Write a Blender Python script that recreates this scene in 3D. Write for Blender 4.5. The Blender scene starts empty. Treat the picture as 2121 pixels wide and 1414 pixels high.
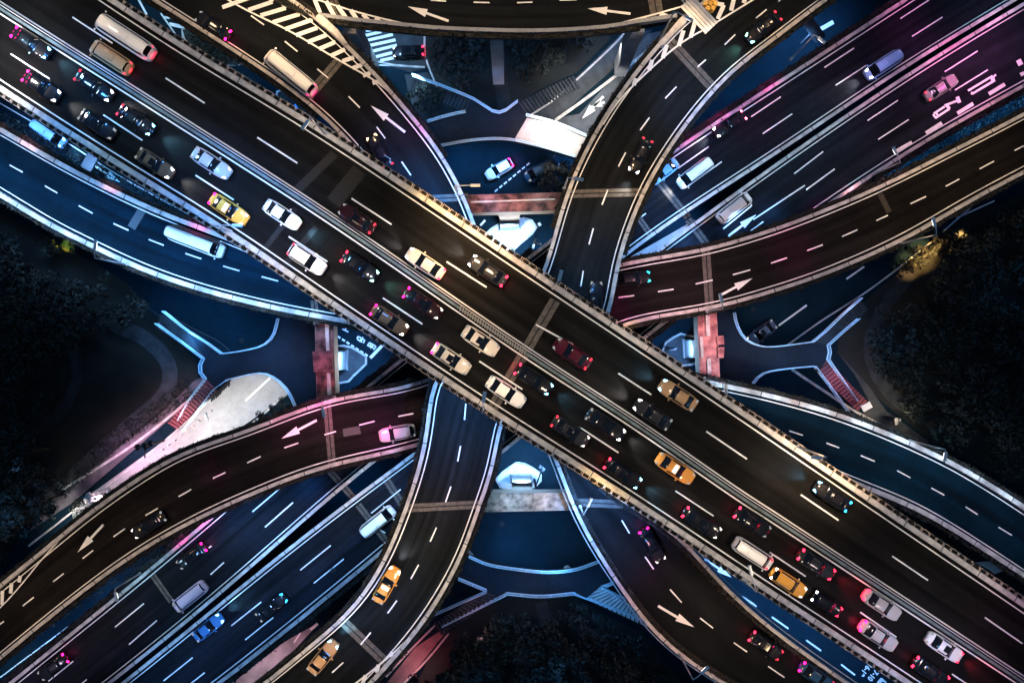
import bpy, bmesh, math, random
from mathutils import Vector, Matrix, Euler
R = random.Random(7)
# ------------------------------------------------------------------ camera
F = 1660.0; CZ = 116.0; CX = 1060.5; CY = 707.0
scene = bpy.context.scene
COL = scene.collection
cam_d = bpy.data.cameras.new('camera'); cam = bpy.data.objects.new('camera', cam_d); COL.objects.link(cam)
cam.location = (0, 0, CZ); cam.rotation_euler = (0, 0, 0)
cam_d.sensor_width = 36; cam_d.lens = 36 * F / 2121.0
cam_d.clip_start = 0.5; cam_d.clip_end = 3000
scene.camera = cam
# ------------------------------------------------------------------ night sky
w = bpy.data.worlds.new('World'); scene.world = w; w.use_nodes = True
bg = w.node_tree.nodes['Background']
bg.inputs['Color'].default_value = (0.22, 0.50, 1.0, 1); bg.inputs['Strength'].default_value = 0.22
# faint moon
sd = bpy.data.lights.new('moon', 'SUN'); sd.energy = 0.05; sd.angle = math.radians(0.5); sd.color = (0.3, 0.65, 1)
so = bpy.data.objects.new('moon', sd); COL.objects.link(so); so.rotation_euler = (math.radians(38), math.radians(12), math.radians(40))
scene.view_settings.view_transform = 'Standard'
try: scene.view_settings.look = 'None'
except Exception: pass
scene.view_settings.exposure = 0.0; scene.view_settings.gamma = 1.0
scene.cycles.sample_clamp_indirect = 2.0
scene.cycles.max_bounces = 4

def W(px, py, z=0.0):
    s = (CZ - z) / F
    return Vector(((px - CX) * s, -(py - CY) * s, z))

# ------------------------------------------------------------------ light colours, and bare spot lights added without any fixture
WARM = (1, .67, .37); CREAM = (1, .79, .58); NEUT = (1, .95, .90); BLUE = (.10, .42, 1.0); ICE = (.42, .72, 1); MAG = (1, .05, .42)
PINK = (1, .45, .55); RED = (1, .10, .14); GOLD = (1, .62, .18); WHITE = (1, 1, 1); SKY = (.20, .46, 1.0)
DECKS = []
def spot(px, py, z, h, col, watt, cone=115, blend=.85, rad=.35, tilt=None):
    p0 = W(px, py, z)
    for C_, hw_, zz_ in DECKS:
        if zz_ > z + 2 and zz_ - 2.2 < z + h and min((q.x - p0.x) ** 2 + (q.y - p0.y) ** 2 for q in C_) < (hw_ + 2.5) ** 2:
            h2 = max(2.0, zz_ - 2.6 - z); watt *= (h2 / h) ** 1.6; h = h2; cone = min(150, cone + 25)
    ld = bpy.data.lights.new('lamp_or_added_light', 'SPOT'); ld.energy = watt; ld.color = col
    ld.spot_size = math.radians(cone); ld.spot_blend = blend; ld.shadow_soft_size = rad
    o = bpy.data.objects.new('lamp_or_added_light', ld); COL.objects.link(o)
    p = W(px, py, z); p.z += h; o.location = p
    if tilt:
        d = (Vector(tilt) - p); o.rotation_euler = d.to_track_quat('-Z', 'Y').to_euler()
    return o

# ------------------------------------------------------------------ materials
def newmat(name):
    m = bpy.data.materials.new(name); m.use_nodes = True
    return m, m.node_tree.nodes, m.node_tree.links, m.node_tree.nodes['Principled BSDF']
def mat(name, col, rough=.7, metal=0, spec=.3, var=0, scale=1.0, bump=0, detail=6, col2=None, isl=0, emis=None, es=0):
    m, n, l, b = newmat(name)
    b.inputs['Roughness'].default_value = rough; b.inputs['Metallic'].default_value = metal
    b.inputs['Specular IOR Level'].default_value = spec
    b.inputs['Base Color'].default_value = (*col, 1)
    src = None
    if var or col2:
        g = n.new('ShaderNodeNewGeometry'); t = n.new('ShaderNodeTexNoise'); t.inputs['Scale'].default_value = scale; t.inputs['Detail'].default_value = detail
        l.new(g.outputs['Position'], t.inputs['Vector'])
        r = n.new('ShaderNodeValToRGB'); r.color_ramp.elements[0].position = .35; r.color_ramp.elements[1].position = .68
        c2 = col2 or tuple(c * (1 + var) for c in col); c1 = col if col2 else tuple(c * (1 - var) for c in col)
        r.color_ramp.elements[0].color = (*c1, 1); r.color_ramp.elements[1].color = (*c2, 1)
        l.new(t.outputs['Fac'], r.inputs['Fac']); src = r.outputs['Color']
        l.new(src, b.inputs['Base Color'])
        if bump:
            t2 = n.new('ShaderNodeTexNoise'); t2.inputs['Scale'].default_value = scale * 12; l.new(g.outputs['Position'], t2.inputs['Vector'])
            bp = n.new('ShaderNodeBump'); bp.inputs['Strength'].default_value = bump; bp.inputs['Distance'].default_value = .05
            l.new(t2.outputs['Fac'], bp.inputs['Height']); l.new(bp.outputs['Normal'], b.inputs['Normal'])
    if isl:
        g = n.new('ShaderNodeNewGeometry'); oi = n.new('ShaderNodeObjectInfo')
        mx = n.new('ShaderNodeMapRange'); mx.inputs['To Min'].default_value = 1 - isl; mx.inputs['To Max'].default_value = 1 + isl
        l.new(g.outputs['Random Per Island'], mx.inputs['Value'])
        hs = n.new('ShaderNodeHueSaturation'); hs.inputs['Color'].default_value = (*col, 1)
        if src: l.new(src, hs.inputs['Color'])
        l.new(mx.outputs['Result'], hs.inputs['Value'])
        m2 = n.new('ShaderNodeMapRange'); m2.inputs['To Min'].default_value = .46; m2.inputs['To Max'].default_value = .54
        l.new(oi.outputs['Random'], m2.inputs['Value']); l.new(m2.outputs['Result'], hs.inputs['Hue'])
        l.new(hs.outputs['Color'], b.inputs['Base Color'])
    if es:
        b.inputs['Emission Color'].default_value = (*emis, 1); b.inputs['Emission Strength'].default_value = es
    return m
def asphalt(name, col, var=.35, grain=1):
    """coarse aggregate grain + long patchy wear + fine cracks"""
    m, n, l, b = newmat(name)
    b.inputs['Roughness'].default_value = .75; b.inputs['Specular IOR Level'].default_value = .05
    g = n.new('ShaderNodeNewGeometry')
    def noise(sc, det=4, rough=.6):
        t = n.new('ShaderNodeTexNoise'); t.inputs['Scale'].default_value = sc; t.inputs['Detail'].default_value = det; t.inputs['Roughness'].default_value = rough
        l.new(g.outputs['Position'], t.inputs['Vector']); return t.outputs['Fac']
    def mr(v, a, bb, lo=.3, hi=.7):
        x = n.new('ShaderNodeMapRange'); x.inputs['From Min'].default_value = lo; x.inputs['From Max'].default_value = hi
        x.inputs['To Min'].default_value = a; x.inputs['To Max'].default_value = bb; l.new(v, x.inputs['Value']); return x.outputs['Result']
    def mul(a, c):
        x = n.new('ShaderNodeMath'); x.operation = 'MULTIPLY'; l.new(a, x.inputs[0]); l.new(c, x.inputs[1]); return x.outputs[0]
    v = mul(mr(noise(.09, 5), 1 - var, 1 + var), mr(noise(9, 2), 1 - .32 * grain, 1 + .35 * grain))
    v = mul(v, mr(noise(.9, 6, .7), .85, 1.15))
    uv = n.new('ShaderNodeUVMap'); uv.uv_map = 'deck'
    def streak(sx, sy, a, bb):
        mp = n.new('ShaderNodeMapping'); mp.inputs['Scale'].default_value = (sx, sy, 1); l.new(uv.outputs['UV'], mp.inputs['Vector'])
        t = n.new('ShaderNodeTexNoise'); t.inputs['Scale'].default_value = 1; t.inputs['Detail'].default_value = 5; l.new(mp.outputs['Vector'], t.inputs['Vector']); return mr(t.outputs['Fac'], a, bb)
    v = mul(v, streak(1.3, .035, .62, 1.45)); v = mul(v, streak(.45, .012, .7, 1.4))
    sep = n.new('ShaderNodeSeparateXYZ'); l.new(uv.outputs['UV'], sep.inputs['Vector'])
    wv = n.new('ShaderNodeMath'); wv.operation = 'MULTIPLY'; l.new(sep.outputs['X'], wv.inputs[0]); wv.inputs[1].default_value = 3.55
    sn = n.new('ShaderNodeMath'); sn.operation = 'SINE'; l.new(wv.outputs[0], sn.inputs[0])
    v = mul(v, mr(sn.outputs[0], 1.12, .80, -1, 1))
    vo = n.new('ShaderNodeTexVoronoi'); vo.feature = 'DISTANCE_TO_EDGE'; vo.inputs['Scale'].default_value = .16; vo.inputs['Randomness'].default_value = 1
    l.new(g.outputs['Position'], vo.inputs['Vector'])
    v = mul(v, mr(vo.outputs['Distance'], .55 if grain == 1 else .95, 1, 0, .006))
    mix = n.new('ShaderNodeVectorMath'); mix.operation = 'SCALE'; mix.inputs[0].default_value = col; l.new(v, mix.inputs['Scale'])
    l.new(mix.outputs['Vector'], b.inputs['Base Color'])
    return m
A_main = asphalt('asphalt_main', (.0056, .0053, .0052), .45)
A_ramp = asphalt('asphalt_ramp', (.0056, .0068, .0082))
A_blue = asphalt('asphalt_cool', (.0008, .0095, .0175))  # blue night light put into the asphalt colour; other road tints likewise
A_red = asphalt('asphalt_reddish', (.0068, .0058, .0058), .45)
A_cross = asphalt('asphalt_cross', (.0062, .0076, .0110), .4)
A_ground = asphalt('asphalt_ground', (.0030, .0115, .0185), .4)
A_light = asphalt('lit_road', (.30, .30, .30), .12, .3)  # brightness of the lamplit road put into a pale colour
M_pave = mat('paving', (.030, .036, .042), var=.35, scale=.8)
M_paved = mat('paving_dark', (.018, .022, .026), var=.4, scale=.7)
M_paint = mat('road_paint', (.72, .72, .70), rough=.6, var=.10, scale=5)
M_joint = mat('joint_concrete', (.075, .066, .058), var=.35, scale=2)
M_rubber = mat('joint_rubber', (.006, .006, .006))
M_conc = mat('parapet_concrete', (.45, .43, .41), var=.28, scale=1.1, bump=.2)
M_conc2 = mat('bridge_concrete', (.42, .43, .44), var=.2, scale=.5, bump=.2)
M_mossy = mat('stained_concrete', (.05, .045, .045), col2=(.30, .27, .25), scale=1.1, bump=.4)
M_redc = mat('red_stained_concrete', (.020, .008, .010), col2=(.26, .12, .11), scale=.8, bump=.4)
M_soil = mat('soil', (.012, .011, .009), var=.4, scale=3)
M_leaf = mat('leaf', (.016, .021, .019), rough=.6, isl=.9, spec=.2)
M_leafd = mat('hedge_leaf', (.020, .017, .012), rough=.7, isl=.7, spec=.15)
M_bark = mat('bark', (.05, .035, .025))
M_grass = mat('lawn', (.003, .0045, .0045), col2=(.009, .011, .009), scale=.35, bump=.3)
M_rail = mat('blue_tinted_metal', (.55, .78, .92), rough=.4)  # blue light on the railings put into their colour
M_ring = asphalt('footbridge_floor', (.010, .014, .020), .2)
M_steel = mat('galvanised_steel', (.62, .60, .60), rough=.45, metal=.3)
M_dark = mat('dark_metal', (.02, .022, .025), rough=.5)
M_sign = mat('white_sign_panel', (.75, .73, .70), rough=.5)
M_yel = mat('yellow_plastic', (.75, .42, .08), rough=.5)
M_stair = mat('red_stair', (.14, .035, .045), var=.2, scale=2)
M_tile = mat('white_paving', (.62, .64, .66), var=.12, scale=2)
M_tyre = mat('tyre', (.012, .012, .012), rough=.85)
M_glass, _n, _l, _b = newmat('car_glass'); _b.inputs['Base Color'].default_value = (.004, .005, .007, 1); _b.inputs['Roughness'].default_value = .12; _b.inputs['Specular IOR Level'].default_value = .4
def objcol(name, rough, metal, emit=0, coat=0):
    m, n, l, b = newmat(name); oi = n.new('ShaderNodeObjectInfo')
    l.new(oi.outputs['Color'], b.inputs['Base Color']); b.inputs['Roughness'].default_value = rough; b.inputs['Metallic'].default_value = metal
    b.inputs['Specular IOR Level'].default_value = .08; b.inputs['Coat Weight'].default_value = coat; b.inputs['Coat Roughness'].default_value = .03
    if emit: l.new(oi.outputs['Color'], b.inputs['Emission Color']); b.inputs['Emission Strength'].default_value = emit
    return m
M_car = objcol('car_paint', .42, .0, coat=.35)
M_lens = objcol('car_lens', .3, 0, emit=7)
M_glow = mat('lamp_lens', (1, 1, 1), emis=(1, .93, .85), es=4)

_n = M_conc.node_tree.nodes; _l = M_conc.node_tree.links; _b = _n['Principled BSDF']; _src = _b.inputs['Base Color'].links[0].from_socket
_uv = _n.new('ShaderNodeUVMap'); _uv.uv_map = 'deck'; _sp = _n.new('ShaderNodeSeparateXYZ'); _l.new(_uv.outputs['UV'], _sp.inputs['Vector'])
_m = _n.new('ShaderNodeMath'); _m.operation = 'MODULO'; _l.new(_sp.outputs['Y'], _m.inputs[0]); _m.inputs[1].default_value = 5.0
_g = _n.new('ShaderNodeMath'); _g.operation = 'GREATER_THAN'; _l.new(_m.outputs[0], _g.inputs[0]); _g.inputs[1].default_value = 4.88
_mx = _n.new('ShaderNodeMixRGB'); _l.new(_g.outputs[0], _mx.inputs['Fac']); _l.new(_src, _mx.inputs['Color1']); _mx.inputs['Color2'].default_value = (.05, .05, .05, 1); _l.new(_mx.outputs['Color'], _b.inputs['Base Color'])

# ------------------------------------------------------------------ helpers
def tag(o, label=None, cat=None, group=None, kind=None):
    if label: o['label'] = label
    if cat: o['category'] = cat
    if group: o['group'] = group
    if kind: o['kind'] = kind
    return o
def empty(name, loc=(0, 0, 0), rz=0):
    o = bpy.data.objects.new(name, None); COL.objects.link(o); o.location = loc; o.rotation_euler = (0, 0, rz); o.empty_display_size = .3
    return o
def mobj(name, me, parent=None, world=True):
    o = bpy.data.objects.new(name, me); COL.objects.link(o)
    if parent is not None:
        o.parent = parent
        if world: o.matrix_parent_inverse = Matrix.Translation(-Vector(parent.location)) if parent.rotation_euler.z == 0 else Matrix.LocRotScale(parent.location, parent.rotation_euler, None).inverted()
    return o
class MB:
    def __init__(s): s.v = []; s.f = []
    def add(s, vs, fs):
        k = len(s.v); s.v += [tuple(v) for v in vs]; s.f += [tuple(i + k for i in f) for f in fs]
    def quad(s, a, b, c, d): s.add([a, b, c, d], [(0, 1, 2, 3)])
    def box(s, c, sx, sy, sz, rz=0, taper=1):
        cr, sr = math.cos(rz), math.sin(rz); vs = []
        for dz in (-.5, .5):
            t = taper if dz > 0 else 1
            for dx, dy in ((-.5, -.5), (.5, -.5), (.5, .5), (-.5, .5)):
                x = dx * sx * t; y = dy * sy * t
                vs.append((c[0] + x * cr - y * sr, c[1] + x * sr + y * cr, c[2] + dz * sz))
        s.add(vs, [(3, 2, 1, 0), (4, 5, 6, 7), (0, 1, 5, 4), (1, 2, 6, 5), (2, 3, 7, 6), (3, 0, 4, 7)])
    def tube(s, pts, r, n=6, r2=None):
        pts = [Vector(p) for p in pts]; rings = []; m = len(pts)
        for i, p in enumerate(pts):
            d = (pts[min(i + 1, m - 1)] - pts[max(i - 1, 0)]).normalized()
            a = Vector((0, 0, 1)) if abs(d.z) < .9 else Vector((1, 0, 0))
            u = d.cross(a).normalized(); v = d.cross(u)
            rr = r if r2 is None else r + (r2 - r) * i / max(1, m - 1)
            rings.append([p + (u * math.cos(2 * math.pi * k / n) + v * math.sin(2 * math.pi * k / n)) * rr for k in range(n)])
        vs = [q for rg in rings for q in rg]; fs = []
        for i in range(m - 1):
            for k in range(n):
                fs.append((i * n + k, i * n + (k + 1) % n, (i + 1) * n + (k + 1) % n, (i + 1) * n + k))
        fs.append(tuple(range(n))[::-1]); fs.append(tuple((m - 1) * n + k for k in range(n)))
        s.add(vs, fs)
    def poly(s, pts, z0, z1=None):
        """prism with world points"""
        n = len(pts); top = [(p[0], p[1], z1 if z1 is not None else z0) for p in pts]
        if z1 is None: s.add(top, [tuple(range(n))]); return
        bot = [(p[0], p[1], z0) for p in pts]
        s.add(top + bot, [tuple(range(n)), tuple(range(2 * n - 1, n - 1, -1))] + [(i, i + n, (i + 1) % n + n, (i + 1) % n) for i in range(n)])
    def build(s, name, m, parent=None, smooth=False):
        me = bpy.data.meshes.new(name); me.from_pydata(s.v, [], s.f); me.update()
        for mm in (m if isinstance(m, (list, tuple)) else [m]): me.materials.append(mm)
        bm = bmesh.new(); bm.from_mesh(me); bmesh.ops.recalc_face_normals(bm, faces=bm.faces); bm.to_mesh(me); bm.free()
        if smooth: me.polygons.foreach_set('use_smooth', [True] * len(me.polygons))
        return mobj(name, me, parent)
def catmull(P, n=10):
    P = [Vector(p) for p in P]
    if len(P) < 3: return [P[0].lerp(P[1], i / n) for i in range(n + 1)]
    Q = [P[0] * 2 - P[1]] + P + [P[-1] * 2 - P[-2]]; out = []
    for i in range(1, len(Q) - 2):
        p0, p1, p2, p3 = Q[i - 1:i + 3]
        for k in range(n):
            t = k / n
            out.append(.5 * ((2 * p1) + (-p0 + p2) * t + (2 * p0 - 5 * p1 + 4 * p2 - p3) * t * t + (-p0 + 3 * p1 - 3 * p2 + p3) * t ** 3))
    out.append(P[-1]); return out
def resample(P, n):
    L = [0]
    for a, b in zip(P, P[1:]): L.append(L[-1] + (b - a).length)
    out = []; j = 0
    for i in range(n):
        d = L[-1] * i / (n - 1)
        while j < len(L) - 2 and L[j + 1] < d: j += 1
        t = (d - L[j]) / max(1e-9, L[j + 1] - L[j]); out.append(P[j].lerp(P[j + 1], min(1, max(0, t))))
    return out
def length(P): return sum((b - a).length for a, b in zip(P, P[1:]))
def curve(pts, z, step=1.5, smooth=True):
    """px polyline -> world polyline at height z"""
    Q = [W(x, y, z) for x, y in pts]
    C = catmull(Q) if smooth else Q
    return resample(C, max(2, int(length(C) / step) + 1))
def offset(P, d):
    """shift left of travel by d"""
    out = []; n = len(P)
    for i, p in enumerate(P):
        t = P[min(i + 1, n - 1)] - P[max(i - 1, 0)]; t.z = 0; t.normalize()
        out.append(p + Vector((-t.y, t.x, 0)) * d)
    return out
def ribbon(mb, P, d0, d1, z0, z1=None):
    """band between offsets d0 and d1, flat (z1 None) or box from z0 to z1 (relative to P.z)"""
    A = offset(P, d0); B = offset(P, d1)
    up = Vector((0, 0, 1)); n = len(P)
    if z1 is None:
        mb.add([a + up * z0 for a in A] + [b + up * z0 for b in B], [(i, i + 1, n + i + 1, n + i) for i in range(n - 1)])
    else:
        vs = [a + up * z0 for a in A] + [b + up * z0 for b in B] + [b + up * z1 for b in B] + [a + up * z1 for a in A]
        fs = []
        for i in range(n - 1):
            for k in range(4):
                k2 = (k + 1) % 4; fs.append((k * n + i, k * n + i + 1, k2 * n + i + 1, k2 * n + i))
        fs += [(0, n, 2 * n, 3 * n), (n - 1, 4 * n - 1, 3 * n - 1, 2 * n - 1)]
        mb.add(vs, fs)
def dash(mb, a, b, z, wd=.16):
    A = W(*a, z); B = W(*b, z); t = (B - A).normalized(); nrm = Vector((-t.y, t.x, 0)) * wd * .5
    mb.quad(A - nrm, B - nrm, B + nrm, A + nrm)
def arrow(mb, tail, tip, z, wd=.3, head=2.4, hw=1.0):
    A = W(*tail, z); B = W(*tip, z); t = (B - A).normalized(); n = Vector((-t.y, t.x, 0)); H = B - t * head
    mb.quad(A - n * wd * .5, H - n * wd * .5, H + n * wd * .5, A + n * wd * .5)
    mb.add([H - n * hw * .5, B, H + n * hw * .5], [(0, 1, 2)])
def leafcloud(mb, centers, rad, cnt, size, rnd, flat=.8):
    for c in centers:
        for _ in range(cnt):
            v = Vector((rnd.gauss(0, 1), rnd.gauss(0, 1), rnd.gauss(0, 1))).normalized() * rad * rnd.random() ** .4
            p = Vector(c) + Vector((v.x, v.y, v.z * flat))
            nrm = (v.normalized() + Vector((rnd.uniform(-.7, .7), rnd.uniform(-.7, .7), rnd.uniform(0, .9)))).normalized()
            u = nrm.orthogonal().normalized(); u = Matrix.Rotation(rnd.random() * 6.28, 3, nrm) @ u; q = nrm.cross(u)
            s = size * rnd.uniform(.6, 1.3)
            mb.add([p - u * s, p - q * s * .55, p + u * s, p + q * s * .55], [(0, 1, 2, 3)])

# ------------------------------------------------------------------ ground
def structure(name, mb, m): return tag(mb.build(name, m), kind='structure')
g = MB(); g.quad((-700, -700, 0), (700, -700, 0), (700, 700, 0), (-700, 700, 0)); structure('ground', g, A_ground)
def patch(name, pts, z, m, z1=None, smooth=False, kerb=True):
    P = [W(x, y, max(z, z1 or z)) for x, y in pts]
    if smooth: P = catmull(P + [P[0]], 6)[:-1]
    mb = MB(); mb.poly(P, z if z1 is None else 0, z1 if z1 is not None else None)
    return structure(name, mb, m)
LP = [(-500, 420), (0, 440), (110, 500), (200, 548), (262, 585), (300, 640), (340, 668), (350, 690), (405, 745), (412, 800), (360, 848), (280, 905), (150, 1020), (110, 1060), (0, 1140), (-500, 1500)]
patch('park_ground', LP, .12, M_grass, z1=.14)
RP = [(2600, 300), (2121, 400), (1990, 455), (1900, 530), (1790, 625), (1740, 660), (1735, 730), (1790, 800), (1850, 850), (1920, 905), (2000, 950), (2121, 1010), (2600, 1300)]
patch('park_ground', RP, .12, M_grass, z1=.14)
BP = [(1000, 1255), (1060, 1238), (1120, 1240), (1190, 1236), (1260, 1275), (1330, 1310), (1400, 1400), (1480, 1480), (1600, 1800), (700, 1800), (800, 1480), (870, 1400), (905, 1330)]
patch('park_ground', BP, .12, M_grass, z1=.14)
TP = [(882, 70), (1000, 60), (1250, 60), (1265, 80), (1195, 150), (1120, 185), (1070, 212), (1042, 230), (1025, 230), (985, 205), (905, 178), (888, 140)]
patch('park_ground', TP, .12, M_grass, z1=.14)
# park paths
def path(name, pts, wd, m, z=.16, st=1.0):
    mb = MB(); C = curve(pts, 0, st); ribbon(mb, C, -wd / 2, wd / 2, z); return structure(name, mb, m)
path('park_path', [(205, 640), (240, 672), (300, 700), (345, 745), (352, 790), (330, 830), (270, 880), (180, 960), (130, 1010), (60, 1060)], 2.2, M_pave)
path('park_path', [(-20, 590), (60, 640), (140, 700), (160, 780), (120, 860), (40, 900), (-30, 930)], 1.6, M_paved)
path('park_path', [(1890, 560), (1830, 640), (1800, 720), (1830, 800), (1900, 860), (2000, 900), (2150, 960)], 1.8, M_paved)
path('park_path', [(1045, 235), (1040, 180), (1032, 120), (1030, 50)], 2.0, M_paved)
path('park_path', [(1120, 1245), (1130, 1300), (1100, 1360), (1110, 1450)], 1.8, M_paved)
# ground roads south west and north east, lamplight in their pale colours; pavements
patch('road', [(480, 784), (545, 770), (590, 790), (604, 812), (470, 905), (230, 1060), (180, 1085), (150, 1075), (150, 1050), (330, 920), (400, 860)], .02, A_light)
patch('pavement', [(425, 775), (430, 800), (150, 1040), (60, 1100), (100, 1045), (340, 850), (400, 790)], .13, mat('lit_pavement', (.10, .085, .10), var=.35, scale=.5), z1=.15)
patch('pavement', [(885, 150), (905, 185), (985, 212), (968, 232), (885, 262), (850, 210), (838, 155)], .13, M_pave, z1=.15)
patch('road', [(1200, 236), (1290, 140), (1340, 70), (1400, 60), (1330, 170), (1230, 290), (1200, 290), (1120, 250)], .02, mat('lit_road_grey', (.06, .068, .078), var=.3, scale=.6))  # lamplight on this road put into a paler colour
patch('pavement', [(1100, 245), (1195, 160), (1290, 68), (1350, 62), (1262, 150), (1160, 240), (1140, 262)], .13, M_pave, z1=.15)
patch('pavement', [(1740, 735), (1770, 775), (1800, 830), (1790, 860), (1850, 890), (1905, 925), (1925, 915), (1860, 868), (1835, 850), (1800, 800)], .15, M_pave, z1=.17)
patch('pavement', [(725, 55), (840, 62), (880, 70), (886, 140), (850, 150), (800, 135), (770, 122), (745, 95)], .02, M_paved, z1=.03)
patch('pavement', [(860, 1340), (905, 1310), (930, 1300), (840, 1414), (800, 1460), (780, 1440)], .02, mat('red_lit_paving', (.22, .13, .13), var=.3, scale=.4))  # red glow on the ground put into the patch colour
patch('pavement', [(480, 1414), (560, 1345), (640, 1300), (660, 1290), (560, 1400), (530, 1440), (480, 1440)], .02, mat('verge_paving_light', (.22, .20, .21), var=.3, scale=.4))
def kerb(pts, m=M_conc, wd=.25, h=.17, smooth=True, name='kerb', step=1.2):
    mb = MB(); ribbon(mb, curve(pts, 0, step, smooth), -wd / 2, wd / 2, 0, h); return structure(name, mb, m)
kerb([(480, 790), (330, 922), (150, 1060), (60, 1130)]); kerb([(425, 790), (390, 830), (270, 925), (120, 1020)], wd=.35)
kerb([(598, 808), (560, 845), (510, 885), (400, 960)]); kerb([(1080, 250), (1150, 205), (1260, 105), (1300, 62)])
kerb([(1150, 250), (1220, 200), (1298, 140), (1400, 60)], wd=.4)
kerb([(1630, 715), (1700, 665), (1800, 600), (1905, 520), (2010, 430)], m=M_conc2, wd=.2)
kerb([(1640, 765), (1700, 805), (1790, 862), (1900, 912)], wd=.35)
kerb([(880, 62), (880, 110), (890, 145), (905, 180)]); kerb([(340, 660), (300, 632), (268, 592)], m=M_pave, wd=.12)
kerb([(345, 648), (400, 680), (450, 705), (475, 725)], m=M_pave, wd=.12); kerb([(970, 1140), (998, 1170)], wd=.3)
kerb([(780, 128), (820, 136), (880, 140)]); kerb([(905, 1290), (850, 1345), (800, 1400)]); kerb([(930, 1310), (880, 1370), (830, 1420)])
# islands under the straddle bents
ISL = {
 'n': [(1006, 486), (1014, 477), (1040, 462), (1083, 452), (1100, 456), (1111, 468), (1105, 481), (1079, 503), (1057, 523), (1047, 519), (1012, 495)],
 'w': [(660, 716), (709, 716), (721, 716), (739, 725), (758, 738), (762, 747), (757, 755), (739, 772), (727, 783), (719, 790), (660, 790)],
 's': [(1028, 992), (1031, 986), (1054, 968), (1075, 956), (1088, 960), (1105, 970), (1122, 982), (1122, 992), (1113, 1001), (1099, 1011), (1048, 1013), (1031, 1001)],
 'e': [(1372, 726), (1375, 714), (1393, 700), (1411, 691), (1433, 697), (1470, 703), (1470, 745), (1441, 750), (1428, 755), (1413, 757), (1396, 750), (1379, 740)]}
for k, pts in ISL.items():
    patch('traffic_island', pts, .14, M_tile if k in 'ns' else M_pave, z1=.17, smooth=False)
    kerb(pts + [pts[0]], h=.22, wd=.28)
for pts in ([(372, 62), (385, 78), (420, 105), (470, 132), (505, 132), (470, 115), (430, 85), (395, 60)], [(585, 186), (572, 196), (572, 206), (596, 226), (640, 262), (690, 300), (700, 298), (640, 240), (600, 200)],
            [(270, 598), (350, 640), (440, 690), (520, 700), (560, 670), (560, 640), (420, 610), (300, 560)], [(1540, 640), (1570, 690), (1640, 660), (1720, 600), (1800, 540), (1760, 560)]):
    pass
patch('traffic_island', [(378, 62), (390, 60), (425, 88), (470, 115), (505, 128), (490, 136), (460, 132), (420, 112), (384, 82)], .14, M_grass, z1=.2)
kerb([(395, 58), (380, 62), (378, 76), (420, 112), (465, 134), (505, 132)], wd=.35)
patch('traffic_island', [(588, 186), (575, 192), (574, 206), (600, 230), (650, 270), (690, 300), (705, 300), (650, 240), (610, 200)], .14, M_grass, z1=.2)
kerb([(592, 185), (576, 190), (572, 204), (600, 232), (650, 272), (690, 303)], wd=.35)
# ground markings
gm = MB(); gz = .03
for a, b, wd in [((287, 0), (304, 31), .3), ((333, 28), (368, 78), .22), ((340, 36), (352, 38), .3), ((350, 50), (383, 57), .5), ((262, -30), (285, -4), .3),
          ((1538, 1235), (1567, 1255), .25), ((1599, 1277), (1633, 1301), .25), ((1670, 1325), (1701, 1347), .25), ((1742, 1375), (1771, 1397), .25), ((1812, 1423), (1840, 1443), .25),
          ((767, 741), (793, 714), .45), ((1552, 705), (1575, 691), .3), ((1613, 674), (1671, 632), .25), ((1753, 578), (1790, 552), .25), ((1981, 452), (2060, 416), .2),
          ((508, 830), (560, 782), .3), ((385, 933), (438, 889), .3), ((784, 135), (850, 138), .2), ((854, 122), (870, 121), .25),
          ((55, 1395), (0, 1440), .2), ((140, 1298), (0, 1402), .18), ((1698, 62), (1726, 46), .6), ((643, 1303), (658, 1291), .4), ((609, 1330), (622, 1310), .2), ((1120, 530), (1085, 548), .2),
          ((1115, 466), (1120, 463), .5), ((995, 467), (1005, 456), .3), ((1258, 1010), (1262, 1018), .2)]:
    dash(gm, a, b, gz, wd)
for i in range(7):
    t = i / 7; dash(gm, (699 + 66 * t, 696 + 43 * t), (699 + 66 * t + 6, 696 + 43 * t + 4), gz, .28)
for i in range(8):
    t = i / 8; dash(gm, (1025 + 75 * t, 397 - 62 * t), (1025 + 75 * t + 6, 397 - 62 * t - 5), gz, .22)
for i, (a, b) in enumerate([((756, 85), (814, 72)), ((760, 96), (819, 83)), ((765, 108), (822, 94)), ((779, 118), (814, 109)), ((788, 126), (815, 120)), ((757, 74), (790, 66)), ((758, 64), (785, 59))]):
    dash(gm, a, b, gz + .01, .42)
def strokes(lst, ox, oy, k, wd):
    for s in lst:
        for a, b in zip(s, s[1:]): dash(gm, (ox + a[0] / k, oy + a[1] / k), (ox + b[0] / k, oy + b[1] / k), gz + R.random() * .008, wd)
strokes([[(795, 285), (785, 330), (840, 370)], [(800, 290), (850, 310), (835, 360), (880, 300)], [(850, 320), (910, 350), (880, 395)], [(860, 330), (850, 385)],
         [(950, 440), (985, 385), (1090, 450), (1050, 505)], [(990, 410), (1050, 480)], [(1050, 420), (1000, 480)], [(960, 440), (1010, 450)],
         [(540, 165), (640, 215)], [(600, 150), (590, 200)], [(570, 190), (610, 160)]], 640, 660, 7.854, .2)
strokes([[(1250, 985), (1330, 890), (1300, 1010)], [(1330, 890), (1440, 985)], [(1290, 940), (1390, 950)]], 1700, 1320, 10.6, .25)
arrow(gm, (197, 344), (249, 378), gz, .3, 2.2, 1.1); arrow(gm, (1460, 1157), (1515, 1195), gz, .3, 2.2, 1.1)
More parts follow.
